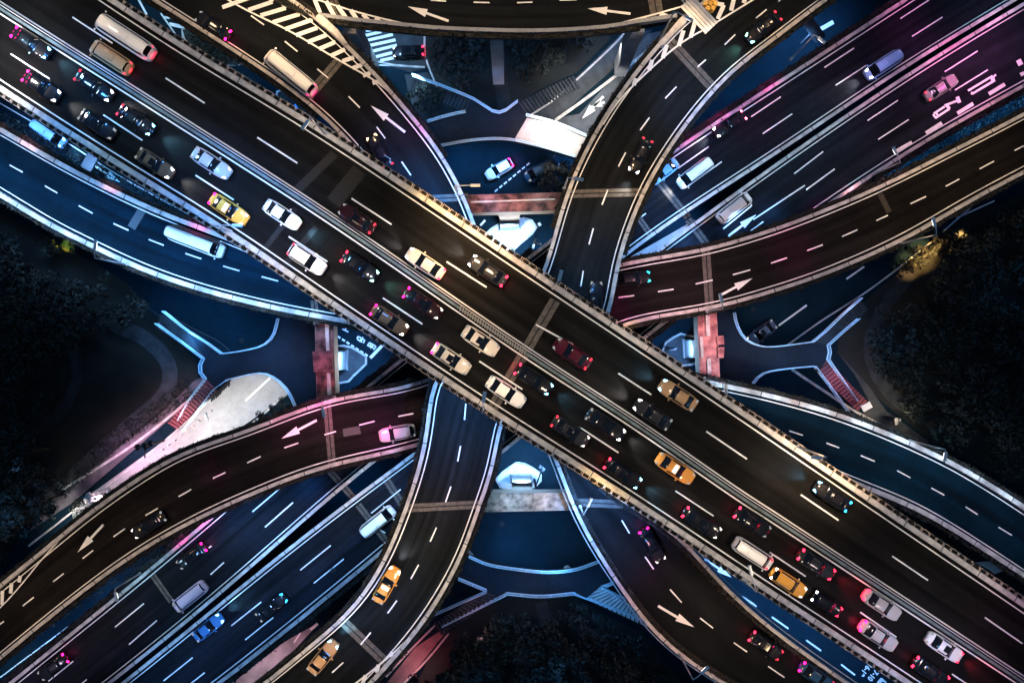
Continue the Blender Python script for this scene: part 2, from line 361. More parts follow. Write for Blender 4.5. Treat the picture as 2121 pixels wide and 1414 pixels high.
arrow(gm, (1250, 200), (1206, 246), gz, .35, 2.2, 1.2); arrow(gm, (1252, 212), (1224, 221), gz, .3, 1.6, 1.0); arrow(gm, (1850, 1430), (1880, 1450), gz, .3, 2.2, 1.1)
for pts in ([(0, 214), (130, 290), (260, 372), (440, 470)], [(1430, 1110), (1600, 1230), (1800, 1370), (1900, 1440)]):
    ribbon(gm, curve(pts, 0), -.08, .08, gz)
structure('lane_marking', gm, M_paint)
def text(body, px, py, ang, size, name='lane_marking'):
    cu = bpy.data.curves.new('t', 'FONT'); cu.body = body; cu.size = size; cu.align_x = 'CENTER'; cu.align_y = 'CENTER'; cu.offset = .035
    o = bpy.data.objects.new('t', cu); COL.objects.link(o); bpy.context.view_layer.update()
    me = bpy.data.meshes.new_from_object(o.evaluated_get(bpy.context.evaluated_depsgraph_get())); bpy.data.objects.remove(o)
    me.materials.clear(); me.materials.append(M_paint); t = mobj(name, me); t.location = W(px, py, gz + .01); t.rotation_euler = (0, 0, math.radians(ang)); t.scale = (.80, .95, 1)
    return tag(t, kind='structure')
text('16-19', 1793, 1386, -131, 1.15); text('7-10', 1808, 1398, -131, 1.15)

# ------------------------------------------------------------------ overpasses
# lane order: L edge then R edge in travel order; offsets: parapet outside edge at the given pixels (top of parapet height .9)
def smoothed(P, it):
    for _ in range(it): P = [P[0]] + [P[i] * .5 + (P[i - 1] + P[i + 1]) * .25 for i in range(1, len(P) - 1)] + [P[-1]]
    return P
def overpass(name, label, L, Rr, z, m, dashes=(), arrows=(), joints=(), hl=True, hr=True, pl=True, pr=True, extra=None, lines=(True, True), thick=1.3,
             pw=.36, gap=.34, lw=.13, dw=.16, piers=(), hedge=True, sides=('upper', 'lower'), smooth=8):
    root = empty(name, W(*L[len(L) // 2], z)); tag(root, label, 'overpass')
    CL = curve(L, z); CR = curve(Rr, z); n = max(len(CL), len(CR)) ; A = smoothed(resample(CL, n), smooth); B = smoothed(resample(CR, n), smooth)
    mb = MB(); up = Vector((0, 0, 1)); T = thick
    vs = A + B + [b - up * T for b in B] + [a - up * T for a in A]; fs = []
    for i in range(n - 1):
        for k in range(4):
            k2 = (k + 1) % 4; fs.append((k * n + i, k * n + i + 1, k2 * n + i + 1, k2 * n + i))
    fs += [(0, n, 2 * n, 3 * n), (n - 1, 4 * n - 1, 3 * n - 1, 2 * n - 1)]
    mb.add(vs, fs); dk = mb.build('deck', m, root); uvl = dk.data.uv_layers.new(name='deck'); wdt = (B[n // 2] - A[n // 2]).length; st = length(A) / (n - 1)
    for lp in dk.data.loops:
        vi = lp.vertex_index; k_, i_ = divmod(vi, n); uvl.data[lp.index].uv = (0 if k_ in (0, 3) else wdt, i_ * st)
    DECKS.append(([(a + b) * .5 for a, b in zip(A, B)][::3], (B[n // 2] - A[n // 2]).length * .5, z))
    # orientation: is B left or right of A?
    t = A[n // 2 + 1] - A[n // 2]; sgn = 1 if t.x * (B[n // 2] - A[n // 2]).y - t.y * (B[n // 2] - A[n // 2]).x > 0 else -1
    for P, s, on in ((A, sgn, pl), (B, -sgn, pr)):
        if on:
            mb = MB(); ribbon(mb, P, 0, s * pw, -.02, .85); ribbon(mb, P, -s * .05, s * (pw + .03), .85, .93); po = mb.build('parapet', M_conc, root); uvl = po.data.uv_layers.new(name='deck'); st = length(P) / (n - 1)
            for lp in po.data.loops: uvl.data[lp.index].uv = (0, (lp.vertex_index % n) * st)
    ln = MB()
    for P, s, on in ((A, sgn, lines[0]), (B, -sgn, lines[1])):
        if on: ribbon(ln, P, s * (pw + gap), s * (pw + gap + lw), .02)
    for a, b in dashes: dash(ln, a, b, z + .02, dw)
    if extra: extra(ln, z)
    ln.build('lane_marking', M_paint, root)
    for a, b in arrows:
        am = MB(); arrow(am, a, b, z + .022); am.build('arrow_marking', M_paint, root)
    for (a, b, wd) in joints:
        Aq = W(*a, z); Bq = W(*b, z); d = (Bq - Aq).normalized(); nn = Vector((-d.y, d.x, 0)); jm = MB()
        for s in (-1, 1):
            o0 = nn * s * .08; o1 = nn * s * wd
            jm.quad(Aq + o0 + up * .008, Bq + o0 + up * .008, Bq + o1 + up * .008, Aq + o1 + up * .008)
        jm.build('expansion_joint', M_joint, root)
        rm = MB(); rm.quad(Aq - nn * .07 + up * .012, Bq - nn * .07 + up * .012, Bq + nn * .07 + up * .012, Aq + nn * .07 + up * .012); rm.build('joint_seal', M_rubber, root)
    for px, py in piers:
        p = W(px, py, z); pm = MB(); pm.box((p.x, p.y, (z - T) / 2), 1.6, 2.2, z - T); (None if name == 'curved_overpass' else pm.box((p.x, p.y, z - T - .7), 2.6, 4.6, 1.3)); pm.build('pier', M_conc2, root)
    return root, A, B, sgn
def hedge_row(label, P, s, z, wd=.62, dens=46, pink=None, seed=1, t0=0, t1=1):
    """planter trough bolted outside the parapet with an untidy hedge in it"""
    n = len(P); P = P[int(t0 * (n - 1)):int(t1 * (n - 1)) + 1]
    root = empty('hedge', P[len(P) // 2]); tag(root, label, 'hedge')
    tr = MB(); ribbon(tr, P, -s * .06, -s * (wd), -.1, .45); tr.build('trough', M_paved, root)
    rnd = random.Random(seed); lf = MB(); C = offset(P, -s * wd * .55)
    for a, b in zip(C, C[1:]):
        d = (b - a).length; nn = Vector((-(b - a).y, (b - a).x, 0)).normalized()
        for _ in range(int(d * dens)):
            tt = rnd.random(); p = a.lerp(b, tt)
            wob = wd * (.62 + .5 * math.sin(p.x * 2.1 + p.y * 1.7) * rnd.random())
            p = p + nn * rnd.uniform(-wob, wob) * .8 + Vector((0, 0, rnd.uniform(.35, .95)))
            q = Vector((rnd.uniform(-1, 1), rnd.uniform(-1, 1), rnd.uniform(-.5, .5))).normalized(); r = Vector((rnd.uniform(-1, 1), rnd.uniform(-1, 1), rnd.uniform(-.5, .5))).normalized()
            sz = rnd.uniform(.08, .22); lf.add([p - q * sz, p - r * sz * .5, p + q * sz, p + r * sz * .5], [(0, 1, 2, 3)])
    lf.build('foliage', M_leafd, root); return root

ZM, ZP, ZN, ZT, ZQ, ZR, ZC = 25.0, 17.6, 18.0, 17.99, 13.1, 13.5, 8.5
# ---- main overpass (two carriageways)
M_up = [(-260, -330), (-40, -186), (235, 0), (418, 120), (600, 224), (800, 355), (1000, 490), (1158, 596), (1270, 670), (1382, 746), (1521, 839), (1702, 963), (1903, 1100), (2121, 1248), (2400, 1440)]
M_lo = [(-380, -65), (-160, 80), (0, 187), (255, 350), (370, 420), (481, 486), (600, 572), (789, 700), (900, 775), (1000, 843), (1100, 906), (1270, 1012), (1410, 1105), (1521, 1181), (1600, 1232), (1883, 1418), (2100, 1565)]
MD = [((-40, -88), (42, -34)), ((150, 36), (233, 90)), ((343, 162), (424, 214)), ((533, 285), (616, 338)), ((728, 411), (811, 465)), ((925, 542), (1008, 595)), ((1110, 672), (1187, 714)), ((1281, 773), (1349, 817)),
      ((1463, 893), (1547, 950)), ((1659, 1024), (1737, 1077)), ((1848, 1151), (1922, 1201)), ((2040, 1278), (2118, 1332)),
      ((22, 112), (103, 164)), ((214, 238), (295, 291)), ((405, 363), (484, 414)), ((598, 490), (678, 542)), ((793, 617), (875, 671)), ((993, 748), (1082, 806)), ((1200, 884), (1281, 937)), ((1399, 1016), (1478, 1068)),
      ((1594, 1143), (1669, 1193)), ((1782, 1267), (1857, 1319)), ((1972, 1395), (2040, 1440))]
MMED = [(-360, -225), (-160, -92), (0, 16), (300, 206), (600, 397), (780, 517), (955, 638), (1093, 732), (1320, 880), (1521, 1018), (1610, 1076), (1860, 1240), (2121, 1412), (2300, 1530)]
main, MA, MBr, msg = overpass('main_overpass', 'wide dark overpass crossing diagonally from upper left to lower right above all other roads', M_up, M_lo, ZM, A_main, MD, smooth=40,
    joints=[((1150, 622), (1018, 848), .62)], pw=.50, gap=.40, lw=.15, dw=.17, piers=[(150, 120), (1050, 700), (1900, 1260)])
med = curve(MMED, ZM); mm = MB()
ribbon(mm, med, -.66, -.50, .02); ribbon(mm, med, .50, .66, .02); mm.build('lane_marking', M_paint, main)
mm = MB(); ribbon(mm, med, -.24, .06, 0, .42); mm.build('median_barrier', mat('median_concrete', (.13, .18, .19), var=.3, scale=1), main)
mm = MB(); ribbon(mm, med, .24, .32, 0, .75); mm.build('median_rail', M_steel, main)
# anti-glare slats on the median stretch by the joint
mm = MB(); sl = curve([(955, 638), (1093, 732)], ZM, .33)
for i in range(len(sl) - 1): mm.box(sl[i] + Vector((0, 0, .62)), .1, .72, .5, math.atan2(sl[i + 1].y - sl[i].y, sl[i + 1].x - sl[i].x) + .35)
mm.build('anti_glare_slat', mat('slat_paint', (.26, .24, .22)), main)
# shadow strips across the west end, painted as near-black bands
mm = MB()
for a, b, wd in (((693, 318), (607, 402), .5), ((745, 352), (690, 420), .9), ((612, 432), (545, 520), .3), ((655, 470), (580, 560), .35)):
    dash(mm, a, b, ZM + .006, wd * 2)
mm.build('asphalt_or_shadow_patch', mat('painted_shadow', (.004, .004, .004)), main)
# planters along both parapets
def shrub_mesh(seed, mname):
    rnd = random.Random(seed); mb = MB(); leafcloud(mb, [(rnd.uniform(-.18, .18), rnd.uniform(-.08, .08), .42) for _ in range(3)], .2, 11, .1, rnd)
    o = mb.build('shrub', M_leafd); me = o.data; bpy.data.objects.remove(o); return me
SH = [shrub_mesh(i, 's') for i in range(5)]
bx = MB()
for sx, sy, lx, ly in ((0, .22, .78, .045), (0, -.22, .78, .045), (.39, 0, .045, .48), (-.39, 0, .045, .48)): bx.box((sx, sy, .2), lx, ly, .42)
bx.box((0, 0, .05), .74, .42, .08); o = bx.build('box', mat('planter_terracotta', (.55, .45, .38), var=.15, scale=3)); BOXM = o.data; bpy.data.objects.remove(o)
so_ = MB(); so_.box((0, 0, .3), .72, .38, .03); o = so_.build('soil', M_soil); SOILM = o.data; bpy.data.objects.remove(o)
def planters(P, s, label, group, step=.98, t0=0, t1=1):
    C = offset(P, -s * .30); D = resample(C, int(length(C) / step)); n = len(D); rnd = random.Random(3)
    for i in range(n - 1):
        p = D[i]; X = CX + p.x * F / (CZ - p.z); Y = CY - p.y * F / (CZ - p.z)
        if not (-10 < X < 2131 and -10 < Y < 1424): continue
        if not t0 <= X <= t1: continue
        d = D[i + 1] - p; rz = math.atan2(d.y, d.x)
        r = empty('planter', p + Vector((0, 0, .2)), rz + rnd.uniform(-.05, .05)); tag(r, label(X) if callable(label) else label, 'planter', group)
        for me, nm in ((BOXM, 'box'), (SOILM, 'soil'), (SH[rnd.randrange(5)], 'shrub')):
            c = mobj(nm, me, r, world=False)
            if nm == 'shrub': c.scale = [rnd.uniform(.8, 1.5)] * 3; c.rotation_euler = (0, 0, rnd.random() * 6)
planters(MA, msg, lambda X: 'lamplit planter box in the golden stretch of the main overpass upper right parapet' if 858 < X < 985 else 'planter box with dark shrub hung outside the upper right parapet of the main overpass', 'planter boxes along the upper right parapet', 0.98, 236, 2131)
planters(MBr, -msg, lambda X: 'lamplit planter box in the golden stretch of the main overpass lower left parapet' if 1165 < X < 1290 else 'planter box with dark shrub hung outside the lower left parapet of the main overpass', 'planter boxes along the lower left parapet', 0.98, 0, 2131)

# ---- ramp P (north west to south east, passes under main)
P_L = [(-60, -245), (120, -122), (311, 0), (450, 88), (600, 187), (690, 262), (738, 314), (805, 400), (900, 540), (1060, 760), (1180, 945), (1290, 1040), (1388, 1095), (1450, 1165), (1520, 1238), (1600, 1306), (1752, 1414), (1950, 1545)]
P_R = [(300, -230), (560, -30), (658, 37), (718, 93), (783, 158), (854, 240), (910, 311), (958, 396), (992, 486), (1030, 600), (1090, 800), (1153, 945), (1185, 1035), (1225, 1115), (1290, 1215), (1345, 1290), (1410, 1350), (1510, 1414), (1680, 1510)]
P_L_low = P_L; 
PD = [((520, 33), (547, 52)), ((590, 86), (616, 107)), ((657, 143), (680, 162)), ((722, 200), (745, 223)), ((780, 263), (798, 287)), ((832, 335), (851, 363)), ((450, -14), (478, 4)),
      ((1256, 1010), (1262, 1026)), ((1288, 1077), (1304, 1104)), ((1336, 1152), (1354, 1178)), ((1388, 1220), (1412, 1247)), ((1450, 1279), (1477, 1300)), ((1520, 1330), (1547, 1349)), ((1591, 1379), (1625, 1402))]
def chev(lst, z, mb, wd=.5):
    for s in lst:
        for k, (a, b) in enumerate(zip(s, s[1:])): dash(mb, a, b, z + .02 + R.random() * .012, wd)
def gore_nw(mb, z):
    ribbon(mb, curve([(300, -115), (472, 0), (600, 65), (700, 124), (783, 172), (830, 212), (858, 247)], z), -.1, .1, .021)
    q = 3.535; zz = lambda L: [[(500 + x / q, y / q) for x, y in s] for s in L]
    chev(zz([[(-140, 55), (60, -15)], [(50, 75), (228, 15), (180, -60)], [(140, 115), (325, 60), (260, -40)], [(230, 165), (425, 105), (360, -20)], [(320, 215), (520, 145), (440, -10)], [(400, 260), (555, 205)], [(485, 310), (625, 257)], [(570, 360), (690, 308)],
             [(655, 410), (760, 362)], [(740, 450), (825, 420)], [(815, 500), (885, 475)], [(890, 555), (945, 535)], [(960, 610), (1008, 595)]]), z, mb)
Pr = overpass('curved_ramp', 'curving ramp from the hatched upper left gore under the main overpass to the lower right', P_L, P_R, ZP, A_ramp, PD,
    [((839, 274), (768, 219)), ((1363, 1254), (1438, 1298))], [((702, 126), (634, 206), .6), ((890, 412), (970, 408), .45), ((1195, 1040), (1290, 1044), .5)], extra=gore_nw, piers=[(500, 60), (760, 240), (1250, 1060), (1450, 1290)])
# ---- ramp N (north east to south west)
N_L = [(1720, -180), (1520, -40), (1419, 34), (1362, 93), (1283, 192), (1226, 283), (1175, 390), (1141, 508), (1124, 573), (1075, 650), (960, 720), (893, 779), (888, 870), (868, 969), (837, 1056), (805, 1141), (755, 1226), (706, 1280), (622, 1348), (540, 1416), (380, 1530)]
N_R = [(1960, -150), (1716, 0), (1614, 79), (1521, 146), (1481, 187), (1424, 255), (1376, 325), (1334, 396), (1291, 508), (1272, 576), (1266, 661), (1200, 740), (1080, 800), (1035, 867), (1032, 940), (1012, 1005), (989, 1059), (964, 1141), (910, 1240), (862, 1311), (811, 1368), (760, 1424), (640, 1540)]
ND = [((1635, -16), (1612, 4)), ((1588, 20), (1566, 38)), ((1523, 72), (1501, 93)), ((1462, 124), (1445, 139)), ((1401, 180), (1378, 204)), ((1345, 244), (1326, 270)), ((1296, 316), (1281, 345)), ((1259, 393), (1247, 424)), ((1229, 473), (1220, 506)), ((1208, 561), (1203, 593)),
      ((965, 836), (962, 869)), ((954, 923), (948, 955)), ((934, 1007), (923, 1039)), ((904, 1092), (891, 1121)), ((867, 1169), (851, 1198)), ((822, 1243), (803, 1269)), ((768, 1309), (747, 1334)), ((711, 1371), (688, 1392))]
def gore_ne(mb, z):
    q = 3.535; zz = lambda L: [[(1000 + x / q, y / q) for x, y in s] for s in L]
    ribbon(mb, curve([(1700, -84), (1560, 0), (1472, 54), (1402, 96), (1311, 178), (1270, 225), (1249, 258)], z), -.1, .1, .021)
    ribbon(mb, curve([(859, 1303), (840, 1328), (790, 1372), (738, 1413), (650, 1475)], z), -.1, .1, .021)
    chev(zz([[(1558, 150), (1522, 275)], [(1470, 225), (1435, 338)], [(1348, 330), (1318, 425)], [(1240, 440), (1218, 515)], [(1122, 575), (1105, 625)], [(1600, 5), (1765, 38), (1720, 140)], [(1840, -10), (1818, 80)], [(1930, -30), (1910, 25)], [(2030, -90), (2000, -20)]]), z, mb)
    chev([[(812, 1349), (809, 1360)], [(784, 1376), (780, 1392)], [(757, 1398), (750, 1418)]], z, mb, .45)
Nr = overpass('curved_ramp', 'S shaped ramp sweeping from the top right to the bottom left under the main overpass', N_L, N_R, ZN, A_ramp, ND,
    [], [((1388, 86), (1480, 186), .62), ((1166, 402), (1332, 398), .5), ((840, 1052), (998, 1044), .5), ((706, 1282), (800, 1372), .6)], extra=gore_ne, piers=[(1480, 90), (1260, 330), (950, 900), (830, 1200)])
# ---- road T across the top
T_L = [(300, -150), (560, -14), (658, 37), (735, 50), (811, 58), (924, 68), (1100, 73), (1240, 66), (1330, 52), (1402, 42), (1500, 0), (1700, -100)]
T_R = [(320, -320), (560, -190), (760, -130), (900, -110), (1000, -105), (1100, -105), (1200, -108), (1300, -116), (1400, -130), (1480, -150), (1600, -200), (1700, -260)]
def gore_t(mb, z):
    q = 3.535; zz = lambda L: [[(500 + x / q, y / q) for x, y in s] for s in L]
    chev(zz([[(525, -30), (575, 95)], [(620, 10), (680, 118)], [(705, 45), (768, 135)], [(800, 75), (850, 148)], [(890, 105), (938, 162)], [(985, 130), (1023, 176)], [(1075, 150), (1103, 184)]]), z, mb)
    chev([[(1367, 29), (1387, 36)], [(1333, 39), (1344, 43)]], z, mb, .5)
    ribbon(mb, curve([(600, -20), (658, 0), (760, 31), (888, 59), (1000, 66), (1120, 65), (1240, 57), (1330, 37), (1402, 17), (1453, 1), (1560, -50)], z), -.1, .1, .021)
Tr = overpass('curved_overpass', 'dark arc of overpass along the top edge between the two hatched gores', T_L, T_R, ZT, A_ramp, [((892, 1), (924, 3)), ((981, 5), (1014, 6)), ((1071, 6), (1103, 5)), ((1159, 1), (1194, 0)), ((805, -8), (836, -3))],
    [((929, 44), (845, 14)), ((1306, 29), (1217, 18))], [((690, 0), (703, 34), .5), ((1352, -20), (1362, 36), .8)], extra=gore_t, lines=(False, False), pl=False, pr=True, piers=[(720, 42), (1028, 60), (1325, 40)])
mb = MB(); tc = curve([(662, 40), (735, 50), (811, 58), (924, 68), (1100, 73), (1240, 66), (1330, 52), (1400, 42)], ZT); ribbon(mb, tc, 0, .45, -.02, .9); mb.build('parapet', mat('side_parapet', (.22, .24, .27), var=.15, scale=2), Tr[0])
# ---- ramp Q
Q_U = [(-300, 100), (-120, 198), (0, 262), (113, 328), (240, 394), (365, 450), (480, 492), (640, 560), (900, 640), (1200, 700), (1441, 783), (1521, 798), (1600, 817), (1691, 841), (1780, 871), (1860, 904), (1974, 957), (2121, 1048), (2400, 1240)]
Q_D = [(-300, 220), (-120, 334), (0, 404), (113, 474), (198, 514), (283, 556), (424, 605), (600, 648), (735, 672), (960, 730), (1200, 790), (1400, 850), (1640, 950), (1767, 1003), (1875, 1045), (1945, 1083), (2121, 1197), (2400, 1390)]
QD = [((-45, 303), (-20, 318)), ((20, 342), (47, 357)), ((93, 385), (119, 400)), ((163, 426), (192, 442)), ((235, 463), (266, 477)), ((308, 496), (339, 508)), ((384, 525), (417, 536)), ((462, 551), (496, 561)), ((542, 573), (576, 582)),
      ((1635, 892), (1663, 901)), ((1712, 917), (1738, 927)), ((1783, 943), (1812, 955)), ((1858, 974), (1886, 989)), ((1929, 1010), (1956, 1025)), ((2000, 1049), (2025, 1065)), ((2068, 1091), (2096, 1108))]
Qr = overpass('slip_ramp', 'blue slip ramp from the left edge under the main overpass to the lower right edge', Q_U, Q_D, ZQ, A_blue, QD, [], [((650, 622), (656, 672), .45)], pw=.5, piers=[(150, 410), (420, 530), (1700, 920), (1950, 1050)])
mb = MB(); dash(mb, (296, 432), (272, 472), ZQ + .01, 1.1); mb.build('asphalt_or_shadow_patch', mat('pale_patch', (.05, .07, .08)), Qr[0])
# ---- ramp R
R_U = [(2400, 80), (2121, 233), (1945, 323), (1889, 352), (1784, 402), (1654, 455), (1600, 475), (1521, 499), (1458, 517), (1291, 545), (1150, 590), (1030, 700), (885, 788), (698, 822), (600, 855), (500, 895), (368, 940), (226, 1031), (141, 1096), (113, 1121), (0, 1212), (-200, 1380)]
R_D = [(2400, 215), (2121, 358), (2002, 421), (1860, 503), (1691, 576), (1600, 605), (1521, 629), (1467, 642), (1280, 675), (1180, 740), (1000, 870), (870, 922), (670, 968), (551, 1012), (500, 1034), (424, 1068), (283, 1147), (141, 1252), (0, 1367), (-200, 1530)]
RD = [((1281, 616), (1314, 612)), ((1363, 604), (1395, 599)), ((1441, 588), (1476, 580)), ((1518, 569), (1554, 559)), ((1597, 545), (1630, 534)), ((1672, 519), (1704, 507)), ((1744, 490), (1776, 476)), ((1815, 457), (1839, 446)), ((1886, 422), (1918, 407)), ((1959, 386), (1987, 371)), ((2029, 350), (2059, 334)), ((2101, 312), (2121, 302)),
      ((825, 862), (856, 856)), ((744, 880), (776, 872)), ((672, 900), (696, 893)), ((589, 927), (618, 917)), ((512, 958), (540, 945)), ((441, 990), (467, 978)), ((370, 1028), (396, 1013)), ((301, 1067), (327, 1052)), ((235, 1111), (259, 1094)), ((171, 1156), (193, 1139)), ((110, 1204), (132, 1187)), ((47, 1254), (70, 1236)), ((-14, 1302), (8, 1286))]
def gore_r(mb, z):
    ribbon(mb, curve([(130, 1110), (85, 1160), (40, 1215), (0, 1258), (-60, 1310)], z), -.08, .08, .021)
    chev([[(42, 1192), (39, 1205)], [(24, 1207), (22, 1228)], [(5, 1223), (4, 1252)]], z, mb, .45)
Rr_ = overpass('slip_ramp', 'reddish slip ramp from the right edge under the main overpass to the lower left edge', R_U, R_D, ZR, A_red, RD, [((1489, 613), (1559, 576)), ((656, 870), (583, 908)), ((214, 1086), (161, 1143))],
    [((1462, 519), (1470, 640), .55), ((677, 832), (688, 962), .5)], extra=gore_r, piers=[(1450, 575), (1750, 500), (700, 900), (300, 1080)])
mb = MB(); mb.quad(W(710, 888, ZR + .012), W(744, 882, ZR + .012), W(748, 898, ZR + .012), W(712, 904, ZR + .012)); mb.build('asphalt_or_shadow_patch', mat('grey_patch', (.06, .062, .06)), Rr_[0])
mb = MB(); dash(mb, (1822, 400), (1842, 440), ZR + .01, .7); mb.build('asphalt_or_shadow_patch', mat('brown_patch', (.022, .018, .013)), Rr_[0])
# ---- cross overpasses C (two decks)
CA_U = [(2250, -230), (1990, -78), (1850, 16), (1740, 86), (1640, 152), (1500, 242), (1390, 312), (1260, 405), (1130, 505), (1080, 542), (960, 640), (835, 740), (765, 797), (680, 866), (560, 965), (440, 1068), (310, 1180), (240, 1238), (120, 1330), (25, 1410), (-150, 1550)]
CA_D = [(2400, -175), (2109, 0), (1889, 130), (1725, 241), (1566, 350), (1480, 402), (1410, 443), (1353, 483), (1294, 525), (1150, 650), (1000, 790), (870, 885), (777, 949), (709, 1005), (630, 1080), (540, 1158), (390, 1288), (240, 1406), (100, 1515)]
CB_U = [(2410, -160), (2116, 8), (1897, 140), (1733, 251), (1606, 337), (1585, 352), (1481, 430), (1424, 469), (1344, 531), (1200, 640), (1000, 830), (870, 930), (790, 985), (700, 1050), (620, 1118), (545, 1172), (396, 1298), (250, 1414), (110, 1525)]
CB_D = [(2450, 0), (2121, 180), (2000, 246), (1900, 300), (1850, 333), (1760, 394), (1700, 436), (1560, 530), (1370, 672), (1330, 705), (1200, 806), (1080, 905), (1035, 942), (900, 1050), (790, 1147), (700, 1220), (560, 1333), (460, 1414), (300, 1530)]
CAD = [((1925, 0), (1865, 39)), ((1952, 36), (1889, 76)), ((1769, 100), (1708, 140)), ((1794, 136), (1731, 177)), ((1617, 201), (1556, 242)), ((1641, 236), (1580, 277)), ((1468, 304), (1404, 349)), ((1338, 442), (1318, 456)), ((1495, 335), (1440, 375)),
       ((581, 1010), (523, 1059)), ((607, 1040), (549, 1091)), ((438, 1130), (380, 1172)), ((464, 1164), (436, 1189)), ((298, 1249), (238, 1298)), ((325, 1284), (267, 1334)), ((180, 1406), (150, 1430)), ((152, 1368), (100, 1410))]
CBD = [((2025, 106), (1957, 149)), ((2046, 145), (1978, 187)), ((1860, 208), (1797, 250)), ((1882, 248), (1819, 289)), ((1705, 314), (1645, 360)), ((1729, 350), (1670, 393)), ((1557, 426), (1498, 474)), ((1581, 459), (1554, 479)), ((1667, 384), (1560, 455)),
       ((830, 1013), (769, 1062)), ((685, 1129), (622, 1180)), ((712, 1157), (650, 1207)), ((541, 1246), (479, 1295)), ((566, 1278), (508, 1324)), ((399, 1361), (339, 1409)), ((424, 1392), (396, 1414)), ((798, 1103), (785, 1096))]
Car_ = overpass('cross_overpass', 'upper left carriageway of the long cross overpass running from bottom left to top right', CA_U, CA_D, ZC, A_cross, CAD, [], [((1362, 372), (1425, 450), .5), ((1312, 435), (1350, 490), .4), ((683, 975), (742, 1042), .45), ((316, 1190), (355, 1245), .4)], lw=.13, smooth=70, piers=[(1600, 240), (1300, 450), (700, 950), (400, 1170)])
def bus_text(mb, z):
    k = 8.84
    L = [([(930, 780), (1380, 510)], .28), ([(1000, 840), (1420, 590)], .3), ([(1370, 550), (1440, 485)], .25), ([(1350, 590), (1420, 570)], .55), ([(1000, 850), (1010, 800)], .35), ([(1310, 840), (1605, 660)], .5), ([(735, 1195), (1025, 1015)], .5),
         ([(730, 890), (775, 1000)], .5), ([(740, 960), (580, 1020), (500, 1050)], .3), ([(540, 1050), (590, 1110)], .4), ([(300, 1200), (500, 1070)], .28), ([(330, 1280), (590, 1110)], .28), ([(290, 1210), (340, 1280)], .28), ([(340, 1180), (380, 1240)], .28),
         ([(1850, 215), (1900, 310)], .7), ([(1890, 490), (1960, 455)], .5)]
    for s, wd in L:
        for a, b in zip(s, s[1:]): dash(mb, (1900 + a[0] / k, 100 + a[1] / k), (1900 + b[0] / k, 100 + b[1] / k), z + .02 + R.random() * .01, wd)
    dash(mb, (1918, 276), (1951, 255), z + .02, .5); dash(mb, (1856, 314), (1889, 295), z + .02, .5)
Cbr_ = overpass('cross_overpass', 'lower right carriageway of the cross overpass with pink lit painted characters at its top right', CB_U, CB_D, ZC + .01, A_cross, CBD, [((1509, 489), (1567, 444))], [((1425, 455), (1475, 520), .5), ((795, 985), (850, 1070), .5), ((742, 1045), (800, 1120), .45)], extra=bus_text, lw=.13, smooth=70,
    piers=[(1750, 330), (1400, 570), (850, 1040), (550, 1270)])
mb = MB(); ribbon(mb, curve([(1330, 545), (1400, 500), (1440, 470)], 8.4), -.9, .9, 0); 
# planters on the triangular gap deck
gap = MB(); gap.poly([W(1300, 535, 8.0), W(1440, 455, 8.0), W(1420, 480, 8.0), W(1325, 540, 8.0)], 7.6, 8.0); gap.build('median_infill', M_conc2, Cbr_[0])

# ---- hedges outside the ramp parapets
H = hedge_row
H('ragged dark hedge below the curved ramp parapet beside the top left gore and footbridge', Pr[2], -Pr[3], ZP, seed=11, t0=.13, t1=.37)
H('dark hedge along the left parapet of the upper left curved ramp', Pr[1], Pr[3], ZP, seed=12, t0=.08, t1=.32)
H('red tinged hedge on the left parapet of the lower right part of the curved ramp', Pr[2], -Pr[3], ZP, seed=13, t0=.60, t1=.99)
H('dark hedge on the right parapet of the curved ramp beside the blue lane marked 7-10', Pr[1], Pr[3], ZP, seed=14, t0=.68, t1=.99)
H('thick dark hedge on the left parapet of the S shaped ramp above the main overpass', Nr[1], Nr[3], ZN, seed=15, t0=.10, t1=.40)
H('dark hedge on the right parapet of the S shaped ramp above the main overpass', Nr[2], -Nr[3], ZN, seed=16, t0=.05, t1=.44)
H('dark hedge on the left parapet of the S shaped ramp below the main overpass', Nr[1], Nr[3], ZN, seed=17, t0=.54, t1=.99)
H('red flecked hedge on the right parapet of the S shaped ramp below the main overpass', Nr[2], -Nr[3], ZN, seed=18, t0=.57, t1=.99)
H('dark hedge with pale flecks along the top road parapet between the gores', Tr[1], Tr[3], ZT, seed=19, t0=.22, t1=.74)
H('blue flecked hedge along the upper parapet of the left slip ramp', Qr[1], Qr[3], ZQ, seed=20, t0=.05, t1=.33)
H('dark hedge below the brightest blue parapet of the left slip ramp', Qr[2], -Qr[3], ZQ, seed=21, t0=.05, t1=.41)
H('dark hedge above the bright blue parapet of the right slip ramp', Qr[1], Qr[3], ZQ, seed=22, t0=.62, t1=.97)
H('dark hedge along the lower parapet of the right slip ramp', Qr[2], -Qr[3], ZQ, seed=23, t0=.70, t1=.97)
H('dark hedge on the upper parapet of the reddish ramp beside the cross overpass', Rr_[1], Rr_[3], ZR, seed=24, t0=.08, t1=.46)
H('dark hedge on the lower parapet of the reddish ramp above the right footbridge', Rr_[2], -Rr_[3], ZR, seed=25, t0=.06, t1=.44)
H('dark hedge on the reddish ramp upper parapet beside the bright ground road at the left', Rr_[1], Rr_[3], ZR, seed=26, t0=.56, t1=.97)
H('red tinged hedge on the lower parapet of the left part of the reddish ramp', Rr_[2], -Rr_[3], ZR, seed=27, t0=.56, t1=.97)
H('dark hedge above the cross overpass at the upper right', Car_[1], Car_[3], ZC, seed=28, wd=.9, t0=.08, t1=.40)
H('dark hedge outside the cross overpass between slip ramps and main overpass left of centre', Car_[1], Car_[3], ZC, seed=29, wd=.9, t0=.46, t1=.66)
